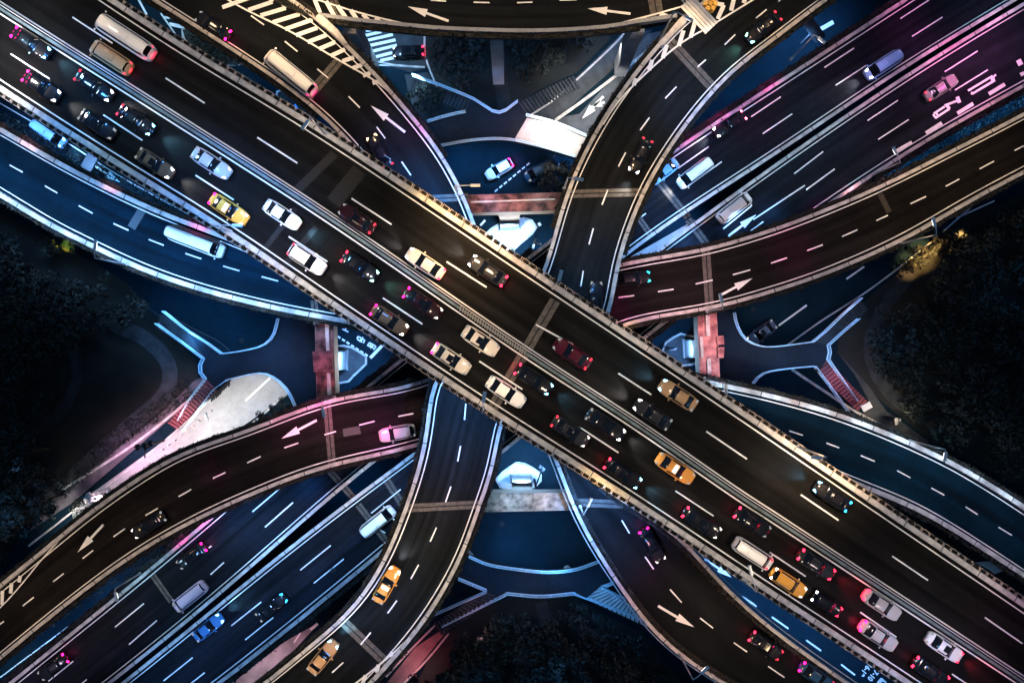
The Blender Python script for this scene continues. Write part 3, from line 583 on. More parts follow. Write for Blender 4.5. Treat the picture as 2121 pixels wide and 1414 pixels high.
H('dark hedge outside the cross overpass at the lower left', Car_[1], Car_[3], ZC, seed=30, wd=.9, t0=.70, t1=.97)
H('dark hedge below the cross overpass at the right edge', Cbr_[2], -Cbr_[3], ZC, seed=31, wd=.9, t0=.08, t1=.32)
H('dark hedge outside the cross overpass right of centre', Cbr_[2], -Cbr_[3], ZC, seed=32, wd=.8, t0=.38, t1=.62)
H('dark hedge below the cross overpass at the bottom of the picture', Cbr_[2], -Cbr_[3], ZC, seed=33, wd=.9, t0=.70, t1=.97)

# ------------------------------------------------------------------ straddle bents
def bent(label, cap, zt, pier, face_m, top_m, strips=(), seats=()):
    root = empty('straddle_bent', W(*pier[0], 0)); tag(root, label, 'bridge support')
    mb = MB(); P = [W(x, y, zt) for x, y in cap]; mb.poly(P, zt - 2.3, zt); mb.build('cap_beam', face_m, root)
    mb = MB(); c = sum(P, Vector()) / len(P); Q = [c + (p - c) * .985 for p in P]; mb.poly(Q, zt + .004, zt + .03); mb.build('beam_top', top_m, root)
    mb = MB(); A = [W(x, y, zt - 2.3) for x, y in pier]; c = sum(A, Vector()) / 4
    n = len(A); prev = None; rings = []
    for zz, s in ((zt - 2.3, 1.0), (zt - 3.4, .96), (zt - 5, .92), (1.0, .90), (.9, 1.06), (.1, 1.1)):
        rings.append([Vector(((c + (a - c) * s).x, (c + (a - c) * s).y, zz)) for a in A])
    vs = [v for r in rings for v in r]; fs = [(i * n + k, i * n + (k + 1) % n, (i + 1) * n + (k + 1) % n, (i + 1) * n + k) for i in range(len(rings) - 1) for k in range(n)]
    mb.add(vs, fs + [tuple(range(n))]); mb.build('pier', face_m, root)
    for st in strips:
        mb = MB(); mb.poly([W(x, y, zt + .3) for x, y in st], zt + .035, zt + .35); mb.build('ledge', M_conc, root)
    for st in seats:
        mb = MB(); mb.poly([W(x, y, zt + .5) for x, y in st], zt - 1.5, zt + .55); mb.build('bearing_block', top_m, root)
    return root
bent('reddish stained straddle beam with a pale pier, above centre between the two upper ramps', [(960, 404), (1180, 398), (1172, 436), (975, 441)], 16.2, [(1032, 446), (1078, 444), (1076, 420), (1034, 420)], M_conc2, M_redc, [[(975, 417), (1150, 411), (1150, 414), (975, 420)]])
bent('pale straddle beam with blackened weathered top below centre between the two lower ramps', [(1000, 1060), (1190, 1056), (1180, 1020), (1005, 1020)], 16.2, [(1058, 1019), (1106, 1019), (1104, 1040), (1060, 1040)], M_conc2, M_mossy)
bent('dark purple stained straddle beam with a pale pier left of centre', [(652, 660), (690, 660), (696, 840), (656, 840)], 11.8, [(691, 728), (691, 770), (672, 770), (672, 728)], M_conc2, M_redc, [[(673, 668), (681, 668), (683, 726), (676, 726)], [(677, 772), (684, 772), (687, 832), (679, 832)]], [[(647, 728), (688, 728), (690, 770), (650, 770)]])
bent('pink topped straddle beam with a pale pier right of centre', [(1444, 640), (1484, 640), (1492, 790), (1450, 790)], 11.8, [(1444, 703), (1446, 743), (1464, 743), (1462, 703)], M_conc2, mat('pink_stained_concrete', (.16, .06, .07), col2=(.55, .26, .24), scale=.9, bump=.4), [[(1461, 652), (1470, 652), (1471, 696), (1463, 696)], [(1464, 742), (1472, 742), (1474, 778), (1466, 778)], [(1450, 697), (1456, 697), (1458, 741), (1452, 741)]], [[(1484, 697), (1499, 695), (1500, 713), (1486, 714)], [(1486, 720), (1500, 719), (1499, 741), (1487, 741)]])

# ------------------------------------------------------------------ footbridge ring
ZF = 5.2
def railing(root, pts, z=ZF, smooth=False, z1=None, wd=.05):
    C = curve(pts, z, 1.0, smooth); n = len(C)
    if z1 is not None:
        for i, p in enumerate(C): p.z = z + (z1 - z) * i / (n - 1)
    up = Vector((0, 0, 1)); mb = MB(); mb.tube([p + up * 1.1 for p in C], wd, 6); mb.tube([p + up * .65 for p in C], .035, 4); mb.tube([p + up * .25 for p in C], .035, 4)
    for p in C[::2]: mb.tube([p, p + up * 1.1], .045, 4)
    ribbon(mb, C, -.07, .07, 0, .12)
    mb.build('railing', M_rail, root)
def stair(root, a, b, c, d, z0, z1, n, m):
    """a-b one side (top to foot), c-d other side, px at their own heights"""
    A = W(*a, z0); B = W(*b, z1); Cc = W(*c, z0); D = W(*d, z1); mb = MB()
    for i in range(n):
        t0 = i / n; t1 = (i + .62) / n; z = z0 + (z1 - z0) * (i + .5) / n
        q = [A.lerp(B, t0), A.lerp(B, t1), Cc.lerp(D, t1), Cc.lerp(D, t0)]; mb.poly(q, z - .22, z)
    mb.build('stair_flight', m, root)
def ring(name, label, poly, rails, stairs, piers, pale=None):
    root = empty(name, W(*poly[0], 0)); tag(root, label, 'footbridge')
    mb = MB(); mb.poly([W(x, y, ZF) for x, y in poly], ZF - .7, ZF); mb.build('deck', M_ring, root)
    if pale:
        mb = MB(); mb.poly([W(x, y, ZF) for x, y in pale], ZF + .004, ZF + .03); mb.build('deck_light_patch', mat('deck_light_paint', (.34, .33, .31), var=.15, scale=1), root)  # lamplit end of the deck put into a pale floor colour
    for r in rails: railing(root, r[0], smooth=r[1], z1=(r[2] if len(r) > 2 else None))
    for s in stairs: stair(root, *s)
    for px, py in piers:
        p = W(px, py, ZF); mb = MB(); mb.tube([(p.x, p.y, 0), (p.x, p.y, ZF - .6)], .55, 12); mb.build('pier', M_conc2, root)
    return root
ring('footbridge', 'dark footbridge above centre with a brilliantly lit right end and forked stairs', [(860, 258), (886, 252), (965, 233), (975, 206), (1025, 235), (1042, 235), (1072, 212), (1090, 235), (1230, 290), (1210, 335), (1120, 305), (1050, 290), (980, 292), (915, 303), (870, 315)],
     [([(886, 254), (925, 242), (965, 233)], True), ([(855, 158), (905, 176), (978, 205), (1025, 235), (1042, 235), (1072, 212)], False), ([(915, 303), (980, 292), (1050, 290), (1120, 305), (1190, 325)], True), ([(1090, 240), (1150, 256), (1215, 283)], True)],
     [((978, 206), (855, 160), (965, 232), (842, 186), ZF, .3, 17, M_paved), ((1072, 212), (1190, 155), (1090, 236), (1205, 180), ZF, .3, 17, M_paved)], [(960, 265), (1080, 270), (1180, 300)], pale=[(1092, 244), (1150, 258), (1228, 292), (1208, 332), (1120, 301), (1066, 288)])
ring('footbridge', 'dark footbridge at the left beside the brightly lit ground road with blue lit railings', [(385, 682), (462, 732), (545, 718), (575, 690), (580, 640), (660, 640), (665, 870), (612, 850), (608, 825), (596, 803), (575, 785), (540, 772), (475, 785), (450, 808), (428, 785), (418, 770), (418, 750), (425, 742)],
     [([(342, 645), (385, 680), (435, 712), (462, 732)], False), ([(462, 732), (500, 727), (545, 716), (568, 695), (578, 660)], True), ([(327, 670), (375, 705), (424, 742)], False), ([(424, 742), (418, 752), (418, 770), (428, 784)], True),
      ([(428, 784), (380, 832), (345, 876)], False, .6), ([(475, 785), (440, 808), (400, 850), (352, 902)], False, .6), ([(475, 785), (540, 772), (575, 785), (600, 812), (614, 842)], True)],
     [((385, 682), (330, 650), (425, 742), (322, 680), ZF, 2.5, 18, M_paved), ((428, 786), (345, 878), (450, 808), (365, 890), ZF, .6, 16, M_stair)], [(480, 755), (600, 750)])
ring('footbridge', 'dark footbridge at the right beside the wooded park with a red stair', [(1480, 640), (1519, 650), (1530, 690), (1560, 712), (1600, 718), (1680, 708), (1712, 715), (1713, 745), (1695, 770), (1685, 758), (1640, 762), (1590, 770), (1558, 795), (1540, 830), (1480, 800)],
     [([(1519, 648), (1524, 672), (1540, 700), (1565, 714), (1600, 718), (1680, 708)], True), ([(1680, 708), (1708, 685), (1738, 655), (1780, 618)], False), ([(1712, 745), (1716, 730), (1711, 716), (1735, 694), (1775, 660)], False), ([(1558, 793), (1572, 777), (1595, 768), (1640, 762), (1685, 758)], True),
      ([(1685, 758), (1735, 808), (1782, 856)], False, .6), ([(1713, 745), (1755, 788), (1800, 834)], False, .6)],
     [((1680, 708), (1780, 615), (1712, 718), (1800, 640), ZF, 2.0, 20, M_paved), ((1713, 746), (1798, 832), (1688, 764), (1778, 852), ZF, .6, 16, M_stair)], [(1600, 745), (1520, 740)])
ring('footbridge', 'very dark footbridge below centre above the wooded bottom park', [(930, 1140), (975, 1150), (1060, 1175), (1130, 1182), (1190, 1178), (1250, 1158), (1290, 1210), (1245, 1213), (1215, 1238), (1190, 1227), (1120, 1232), (1048, 1226), (1030, 1236), (1010, 1220), (950, 1195), (920, 1190)],
     [([(972, 1150), (1010, 1166), (1060, 1175), (1130, 1182), (1190, 1177), (1240, 1160)], True), ([(1048, 1226), (1120, 1232), (1188, 1226)], True), ([(1188, 1226), (1240, 1250), (1345, 1302)], False, 1.5), ([(950, 1196), (1008, 1220)], False), ([(1008, 1222), (955, 1255), (896, 1292)], False, .6), ([(1048, 1228), (980, 1272), (910, 1318)], False, .6), ([(1245, 1213), (1300, 1250)], False, 2.5), ([(1245, 1213), (1270, 1204)], False)],
     [((1008, 1222), (896, 1292), (1046, 1228), (912, 1318), ZF, .6, 16, M_paved), ((1245, 1215), (1335, 1270), (1190, 1229), (1345, 1300), ZF, 1.5, 16, M_conc2)], [(1030, 1200), (1180, 1200)])

# ------------------------------------------------------------------ street lamps
def lamp(label, base, top, head, z, col=NEUT, watt=600, name='street_lamp', cone=130):
    """pole height from the leaning of the pole in the picture: base px, top px"""
    rb = Vector((base[0] - CX, base[1] - CY)).length; rt = Vector((top[0] - CX, top[1] - CY)).length
    h = min(11, max(5, (CZ - z) * (1 - rb / rt))); b = W(*base, z); root = empty(name, b); tag(root, label, 'street lamp')
    mb = MB(); mb.tube([b, b + Vector((0, 0, h))], .13, 8, .08); mb.tube([b, b + Vector((0, 0, .8))], .22, 8); mb.build('pole', M_steel, root)
    e = W(*head, z + h); a = b + Vector((0, 0, h)); e.z = z + h + .35; d = e - a; d.z = 0
    if d.length > 4.5: d = d.normalized() * 4.5
    e = a + d + Vector((0, 0, .35)); mb = MB(); mb.tube([a, a + d * .25 + Vector((0, 0, .25)), a + d * .6 + Vector((0, 0, .36)), e], .06, 6); mb.build('arm', M_steel, root)
    rz = math.atan2(d.y, d.x); mb = MB(); mb.tube([e - d.normalized() * .5, e - d.normalized() * .1, e + d.normalized() * .25, e + d.normalized() * .6], .1, 8, .2); mb.box((e.x, e.y, e.z + .03), 1.0, .36, .1, rz, .7); hd = mb.build('lamp_head', M_sign, root)
    gl = MB(); gl.box((e.x, e.y, e.z - .12), .7, .3, .08, rz); gl.build('lens', M_glow, hd)
    ld = bpy.data.lights.new('lamp_or_added_light', 'SPOT'); ld.energy = watt * .8; ld.color = col; ld.spot_size = math.radians(cone); ld.spot_blend = .8; ld.shadow_soft_size = .25
    lo = bpy.data.objects.new('lamp_or_added_light', ld); COL.objects.link(lo); lo.location = (e.x, e.y, e.z - .3)
LAMPS = [
 ('lamp on the lower parapet of the left blue slip ramp, arm bent back', (265, 548), (198, 528), (200, 508), ZQ, ICE, 1500),
 ('lamp among planters on the main overpass upper parapet by the dark shadow strips', (678, 283), (650, 239), (634, 260), ZM, CREAM, 900),
 ('lamp over the golden lit tree at the far right ramp edge', (1862, 506), (1938, 483), (1932, 462), ZR, WARM, 1500),
 ('lamp above the bright blue parapet of the lower right slip ramp', (1880, 911), (1959, 923), (1955, 943), ZQ, ICE, 1400),
 ('lamp on the upper parapet of the cross overpass near the top right', (1636, 124), (1684, 72), (1699, 85), ZC, PINK, 700),
 ('pink lit lamp on the lower parapet of the cross overpass at the right', (1800, 366), (1862, 332), (1852, 315), ZC, PINK, 900),
 ('lamp in the nose of the upper right gore', (1365, 88), (1400, 27), (1424, 40), ZN, WARM, 1500),
 ('lamp at the parapet beside the reddish beam above centre', (948, 402), (971, 380), (984, 385), ZP, ICE, 600),
 ('small lamp on the left parapet of the S shaped ramp above centre', (1168, 392), (1176, 368), (1197, 372), ZN, WARM, 800),
 ('lamp reaching over the S shaped ramp where it meets the main overpass', (1146, 596), (1156, 578), (1160, 572), ZM, CREAM, 700),
 ('lamp on the lower parapet of the reddish ramp by the painted arrow', (1463, 645), (1497, 638), (1492, 618), ZR, PINK, 1100),
 ('lamp where the right slip ramp leaves the main overpass', (1457, 783), (1503, 787), (1502, 807), ZQ, PINK, 600),
 ('lamp on the upper parapet of the left reddish ramp by the joint', (695, 822), (667, 832), (671, 853), ZR, PINK, 1200),
 ('lamp on the upper parapet of the cross overpass at the lower left', (294, 1184), (236, 1213), (243, 1232), ZC, ICE, 700),
 ('brightly glowing lamp on the upper parapet of the main overpass at the lower right', (1648, 923), (1713, 943), (1691, 946), ZM, WARM, 1500),
 ('lamp with a glowing head above the white van on the main overpass', (1538, 1196), (1552, 1205), (1553, 1180), ZM, CREAM, 250),
 ('lamp on the outer parapet of the lower right curved ramp', (1404, 1348), (1445, 1401), (1458, 1385), ZP, PINK, 900),
 ('lamp by the blue joint on the lower curved ramp', (1201, 1047), (1206, 1062), (1220, 1040), ZP, ICE, 700),
 ('lamp on the lower parapet of the main overpass beside the cream car', (1003, 843), (1000, 855), (1003, 822), ZM, WARM, 900),
 ('lamp at the lower parapet of the main overpass near the yellow taxi', (478, 480), (455, 470), (492, 468), ZM, CREAM, 800),
 ('silhouetted lamp standing in the white lit ground road at the left', (470, 895), (438, 858), (430, 862), 0, NEUT, 700),
]
for L in LAMPS: lamp(*L)

# ------------------------------------------------------------------ roadway lighting: bare lights added over each deck, without posts
def light_row(pts, z, h, watt, cone=104, blend=.8):
    for (px, py, col, k) in pts:
        spot(px, py, z, h, col, watt * k, cone, blend, .5)
K = 1900
DBL = (.06, .32, 1.0)
ROWU = [(40, -60, CREAM, .9), (190, 40, CREAM, .8), (340, 130, CREAM, .9), (480, 225, CREAM, .9), (620, 310, CREAM, .8), (760, 400, CREAM, 1), (900, 490, WARM, 1.8), (1010, 550, WARM, 2), (960, 495, WARM, 4.5), (1130, 640, CREAM, 1.), (1270, 730, CREAM, 1.), (1400, 815, CREAM, 1),
        (1540, 910, CREAM, 1.3), (1700, 985, WARM, 2), (1660, 960, CREAM, 3.5), (1820, 1100, CREAM, .9), (1960, 1195, CREAM, .8), (2090, 1290, PINK, .8)]
ROWL = [(-20, 60, ICE, 1.2), (120, 150, SKY, 2.2), (180, 195, DBL, 2), (260, 240, ICE, 1.2), (400, 330, NEUT, .7), (420, 355, DBL, 3), (520, 420, SKY, 2.2), (570, 475, DBL, 2.5), (640, 510, NEUT, .9), (760, 590, NEUT, .9), (800, 620, DBL, 1.2), (890, 670, CREAM, .9), (1010, 760, CREAM, 1.), (1150, 850, CREAM, 1.2), (1290, 950, CREAM, 1.2), (1430, 1045, CREAM, 1.1),
        (1570, 1140, CREAM, 1.1), (1710, 1235, (1, .78, .76), 1), (1850, 1330, (1, .75, .75), .9), (1900, 1340, DBL, .8), (1990, 1400, (1, .75, .75), .9), (5, 130, NEUT, 5), (640, 540, CREAM, 2)]
ROWU = [(a, b, c, k * (1.35 if i % 3 == 1 else .82)) for i, (a, b, c, k) in enumerate(ROWU)]; ROWL = [(a, b, c, k * (1.3 if i % 3 == 0 else .85)) for i, (a, b, c, k) in enumerate(ROWL)]
light_row(ROWU, ZM, 9, K); light_row(ROWL, ZM, 9, K)
light_row([(400, 10, WARM, 1), (540, 60, WARM, 1.2), (640, 120, WARM, 1.3), (740, 210, WARM, 1), (820, 300, PINK, 1), (870, 380, SKY, 4), (930, 470, SKY, 5), (850, 345, DBL, 3), (890, 410, DBL, 4), (940, 480, DBL, 3), (1215, 1020, DBL, 3), (1200, 1010, SKY, 5), (1250, 1060, SKY, 3.5), (1270, 1110, DBL, 2), (1330, 1170, PINK, 1), (1410, 1250, WARM, 1.2), (1510, 1320, WARM, 1.2), (1630, 1390, WARM, 1)], ZP, 9, K)
light_row([(700, -10, WARM, 1.4), (830, 20, WARM, 1.2), (950, 30, WARM, 1.2), (1070, 30, WARM, 1.2), (1190, 25, WARM, 1.2), (1310, 10, WARM, 1.4), (1430, -10, WARM, 1.2), (560, 10, WARM, 1.4)], ZT, 9, K)
light_row([(1640, 10, WARM, 1.1), (1540, 70, WARM, 1.1), (1460, 130, CREAM, 1.), (1450, 190, DBL, 2.2), (1390, 200, CREAM, .9), (1340, 270, CREAM, 1), (1290, 350, WARM, 1.3), (1250, 430, WARM, 1.3), (1225, 510, ICE, .9), (1200, 590, ICE, 1.2), (1215, 560, DBL, .8),
           (960, 800, SKY, 4.5), (958, 870, SKY, 4.5), (950, 930, SKY, 2), (940, 990, PINK, 1), (910, 1060, CREAM, 1.5), (880, 1140, CREAM, 1.5), (840, 1210, CREAM, 1.2), (780, 1280, CREAM, 1.1), (760, 1270, DBL, 1.8), (710, 1350, WARM, 1.3), (620, 1420, CREAM, 1.2)], ZN, 9, K)
light_row([(-20, 350, SKY, 3), (90, 410, SKY, 3), (200, 460, SKY, 3.6), (310, 510, SKY, 4.4), (430, 550, SKY, 4.6), (540, 580, SKY, 4.2), (640, 625, SKY, 2.6), (1480, 800, ICE, 1), (1580, 850, (.95, .80, 1), .62), (1690, 895, (.95, .80, 1), .62), (1800, 945, (.95, .80, 1), .62), (1910, 1000, (.95, .80, 1), .62), (2010, 1065, (.95, .80, 1), .62), (2110, 1135, (.95, .80, 1), .62),
           ], ZQ, 9, K, 100)
ROSE = (1, .68, .62)
light_row([(2100, 290, WARM, 1.1), (1990, 350, WARM, 1.1), (1880, 400, WARM, 1.1), (1770, 460, ROSE, .9), (1660, 510, ROSE, .8), (1550, 550, ROSE, 1), (1440, 580, ROSE, 1.3), (1340, 610, PINK, 1.7), (860, 850, ROSE, 1.2), (750, 890, PINK, 1.6), (640, 920, ROSE, 1.4), (540, 960, ROSE, .9), (430, 1010, ROSE, .9), (320, 1060, WARM, .9), (210, 1130, WARM, .9), (110, 1200, WARM, 1.), (10, 1280, WARM, 1.1)], ZR, 9, K)
LIL = (1, .50, .85)
light_row([(2040, -10, ICE, .8), (1900, 60, LIL, .8), (1770, 150, LIL, .7), (1640, 220, ICE, .9), (1510, 310, ICE, 1.2), (1400, 400, SKY, 3), (1330, 470, SKY, 3), (2080, 100, LIL, 1.5), (1970, 180, LIL, 1.6), (2000, 160, MAG, .9), (1850, 240, LIL, .8), (1740, 310, ICE, .9), (1620, 400, ICE, 1.2), (1520, 460, SKY, 5), (1590, 440, SKY, 3), (1430, 510, SKY, 5),
           (640, 1010, DBL, 4), (560, 1060, SKY, 4), (500, 1090, SKY, 2.5), (450, 1140, ICE, 1), (340, 1220, ICE, 1.1), (220, 1310, (.9, .75, .95), .8), (90, 1410, (.9, .7, .95), .9), (840, 1000, SKY, 2), (780, 1060, ICE, 1.3), (680, 1130, SKY, 2.2), (590, 1220, SKY, 2), (480, 1300, SKY, 2), (370, 1390, SKY, 2.4)], ZC, 8, K)
# bare fill lights added above the ground, no fixture built
for px, py, h, col, wt, cone in [(1050, 495, 6.5, ICE, 7000, 130), (1060, 462, 12, NEUT, 5000, 150), (1100, 530, 7, SKY, 6000, 120), (740, 745, 7, SKY, 7000, 130), (712, 750, 9, NEUT, 3500, 150), (1400, 725, 7, SKY, 5000, 130), (1425, 722, 9, NEUT, 3500, 150), (1080, 975, 7, ICE, 6000, 130), (1080, 1000, 12, NEUT, 4000, 150), (1130, 950, 7, SKY, 7000, 120),
        (1130, 285, 6.2, NEUT, 3000, 130), (1040, 350, 4, BLUE, 2500, 140), (960, 340, 4, BLUE, 2500, 140), (1180, 330, 3, BLUE, 1500, 140), (1230, 220, 8, NEUT, 5000, 120), (1260, 130, 8, NEUT, 1800, 120), (800, 100, 8, ICE, 3500, 130), (745, 80, 12, SKY, 9000, 160), (1300, 110, 12, SKY, 6000, 160), (1030, 110, 12, BLUE, 1500, 160),
        (545, 810, 7, NEUT, 3000, 130), (440, 885, 7, NEUT, 3400, 130), (350, 950, 7, (1, .74, .84), 3600, 130), (255, 1015, 7, (1, .66, .84), 3800, 130), (180, 1070, 6, NEUT, 4000, 130), (370, 850, 6, PINK, 2200, 120), (290, 930, 6, LIL, 3000, 120),
        (90, 275, 8, SKY, 6000, 120), (200, 345, 8, SKY, 6000, 120), (300, 400, 8, BLUE, 6000, 120), (420, 460, 7, BLUE, 4000, 120), (330, 20, 8, ICE, 3500, 120), (450, 120, 8, ICE, 2500, 120), (560, 180, 8, BLUE, 2000, 120), (640, 270, 8, BLUE, 2000, 120),
        (1480, 1160, 8, SKY, 7000, 120), (1560, 1230, 8, SKY, 6000, 120), (1650, 1290, 8, SKY, 6000, 120), (1760, 1370, 8, SKY, 6500, 120), (1560, 170, 8, BLUE, 5000, 120), (1480, 240, 8, BLUE, 4000, 120), (1700, 60, 8, SKY, 7000, 120), (1640, 110, 8, SKY, 6000, 120),
        (2000, 265, 8, BLUE, 7000, 120), (2090, 215, 8, BLUE, 7000, 120), (1890, 325, 8, BLUE, 6000, 120), (1800, 380, 8, BLUE, 5000, 120), (420, 1110, 8, SKY, 2000, 120), (330, 1180, 8, SKY, 4000, 120), (240, 1240, 8, SKY, 5500, 120), (130, 1320, 8, SKY, 4500, 120), (40, 1390, 8, ICE, 3500, 120),
        (1090, 1090, 8, BLUE, 2600, 140), (1140, 1140, 8, BLUE, 1300, 140), (1060, 1130, 5, BLUE, 1600, 140), (400, 640, 7, BLUE, 2500, 130), (500, 690, 7, BLUE, 2200, 130), (430, 700, 7, BLUE, 2000, 120), (880, 1360, 6, RED, 900, 110), (850, 1400, 6, (1, .6, .7), 1200, 120), (540, 1385, 7, (1, .7, .82), 2600, 120), (610, 1340, 7, PINK, 1200, 110),
        (1580, 690, 8, ICE, 500, 130), (1700, 620, 8, PINK, 400, 130), (1730, 790, 8, PINK, 1200, 120), (1820, 860, 7, CREAM, 2500, 120), (1150, 170, 7, NEUT, 1200, 120), (870, 190, 7, ICE, 2200, 120), (1000, 1280, 8, PINK, 300, 120), (790, 830, 5, BLUE, 3000, 140), (740, 1000, 6, BLUE, 2000, 140), (1400, 480, 5, SKY, 4000, 120), (1060, 930, 6, BLUE, 3500, 130),
        (1000, 1400, 11, BLUE, 700, 130), (1150, 1370, 11, BLUE, 900, 130), (300, 560, 9, BLUE, 900, 130), (80, 1050, 10, BLUE, 900, 130), (1800, 700, 11, BLUE, 700, 120), (2050, 600, 11, BLUE, 500, 120), (1000, 150, 10, BLUE, 300, 120)]:
    spot(px, py, 0, h, col, wt, cone, .9, .4)
for p_, t_, col, wt in [(W(1060, 540, 0) + Vector((0, 0, 9)), W(1060, 430, 14), NEUT, 2600), (W(800, 749, 0) + Vector((0, 0, 7)), W(690, 749, 9), NEUT, 1500), (W(1340, 723, 0) + Vector((0, 0, 7)), W(1450, 723, 9), ICE, 1500), (W(1082, 915, 0) + Vector((0, 0, 9)), W(1082, 1020, 14), ICE, 2600)]:
    o = spot(CX, CY, 0, 1, col, wt, 100, .9, .4); o.location = p_; o.rotation_euler = (t_ - p_).to_track_quat('-Z', 'Y').to_euler()  # unseen lights added to brighten the beam faces
# fill lights added over the footbridges, without lamp bodies
for px, py, col, wt in [(1130, 272, NEUT, 3200), (1180, 290, NEUT, 2500), (1075, 262, MAG, 500), (1000, 255, BLUE, 700), (1040, 215, BLUE, 1300), (900, 240, BLUE, 1000), (930, 180, BLUE, 900), (540, 720, BLUE, 1200), (430, 740, BLUE, 1600), (590, 790, BLUE, 1300), (350, 670, BLUE, 1200), (380, 850, ICE, 1200), (575, 680, BLUE, 1000),
        (1530, 700, BLUE, 1000), (1620, 765, BLUE, 1300), (1710, 720, SKY, 1800), (1760, 640, SKY, 1200), (1750, 800, SKY, 1300), (1000, 1160, BLUE, 900), (1180, 1180, BLUE, 900), (1060, 1230, BLUE, 1000), (1240, 1230, BLUE, 1200), (960, 1260, PINK, 700), (1320, 1290, BLUE, 700)]:
    spot(px, py, ZF, 4.5, col, wt * .8, 130, .9, .3)
# added edge lights without fixtures along the outer parapet of the left and right slip ramps, and gold and magenta accents
for x, y in [(20, 418), (80, 455), (150, 492), (220, 525), (300, 563), (380, 592), (470, 618), (560, 640), (650, 658)]: spot(x, y, ZQ, 3.2, (.55, .78, 1), 520, 120, .9, .2)
for x, y in [(1500, 800), (1600, 820), (1690, 845), (1780, 875), (1860, 907), (1940, 942), (2010, 980), (2080, 1024)]: spot(x, y, ZQ, 3.2, (.55, .78, 1), 420, 120, .9, .2)
for px, py, z, h, col, wt, cone in [(915, 420, ZM, 2.6, GOLD, 230, 140), (885, 400, ZM, 2.6, GOLD, 160, 140), (950, 447, ZM, 2.6, GOLD, 160, 140), (1245, 1010, ZM, 2.6, GOLD, 230, 140), (1215, 992, ZM, 2.6, GOLD, 200, 140), (1275, 1030, ZM, 2.6, GOLD, 120, 140), (1305, 682, ZR, 2.6, GOLD, 200, 130),
        (1935, 520, 4, 7, (1, .52, .16), 42000, 34), (1905, 545, 3.5, 6, (1, .52, .16), 22000, 30), (1962, 492, 3.5, 6, (1, .52, .16), 9000, 30), (127, 505, 2, 4, (1, .8, .08), 20000, 24),
        (1420, 40, ZN, 5, WARM, 1400, 110), (665, 45, ZN, 5, WARM, 1400, 110), (790, 885, ZR, 4, MAG, 1300, 120), (670, 850, ZR, 4, MAG, 1000, 120), (600, 890, ZR, 4, MAG, 600, 110), (1290, 640, ZR, 4, MAG, 900, 110), (1640, 520, ZR, 4, MAG, 700, 110), (2060, 80, ZC, 6, MAG, 1100, 110), (1960, 130, ZC, 6, MAG, 900, 110), (1560, 250, ZC, 5, MAG, 900, 120), (1870, 50, ZC, 5, MAG, 700, 110), (1430, 300, ZC, 4, MAG, 600, 110), (1700, 440, ZC, 3, MAG, 500, 100), (1760, 400, ZC, 3, PINK, 500, 100), (1480, 245, ZC, 3, MAG, 500, 110), (1590, 180, ZC, 3, MAG, 400, 110),
        (430, 1080, ZC, 3, MAG, 500, 110), (380, 1115, ZC, 3, MAG, 400, 110), (1000, 415, 16, 3, PINK, 260, 120), (1060, 415, 16, 3, PINK, 260, 120), (1120, 415, 16, 3, ICE, 200, 120), (1480, 680, 12, 4, PINK, 700, 120), (1480, 750, 12, 4, PINK, 500, 120), (670, 690, 12, 3, PINK, 160, 110), (670, 750, 12, 3, MAG, 160, 110), (1060, 1040, 16.2, 3, ICE, 900, 130), (1130, 1040, 16.2, 3, CREAM, 700, 130),
        (1350, 1190, ZP, 3, MAG, 250, 110), (860, 280, ZP, 3, MAG, 300, 110), (0, 250, ZQ, 2.5, PINK, 300, 110), (70, 295, ZQ, 2.5, PINK, 300, 110), (240, 385, ZQ, 2.5, PINK, 300, 110), (420, 465, ZQ, 2.5, MAG, 300, 110), (440, 980, ZR, 3, MAG, 200, 110)]:
    spot(px, py, z, h, col, wt, cone, .9, .2)

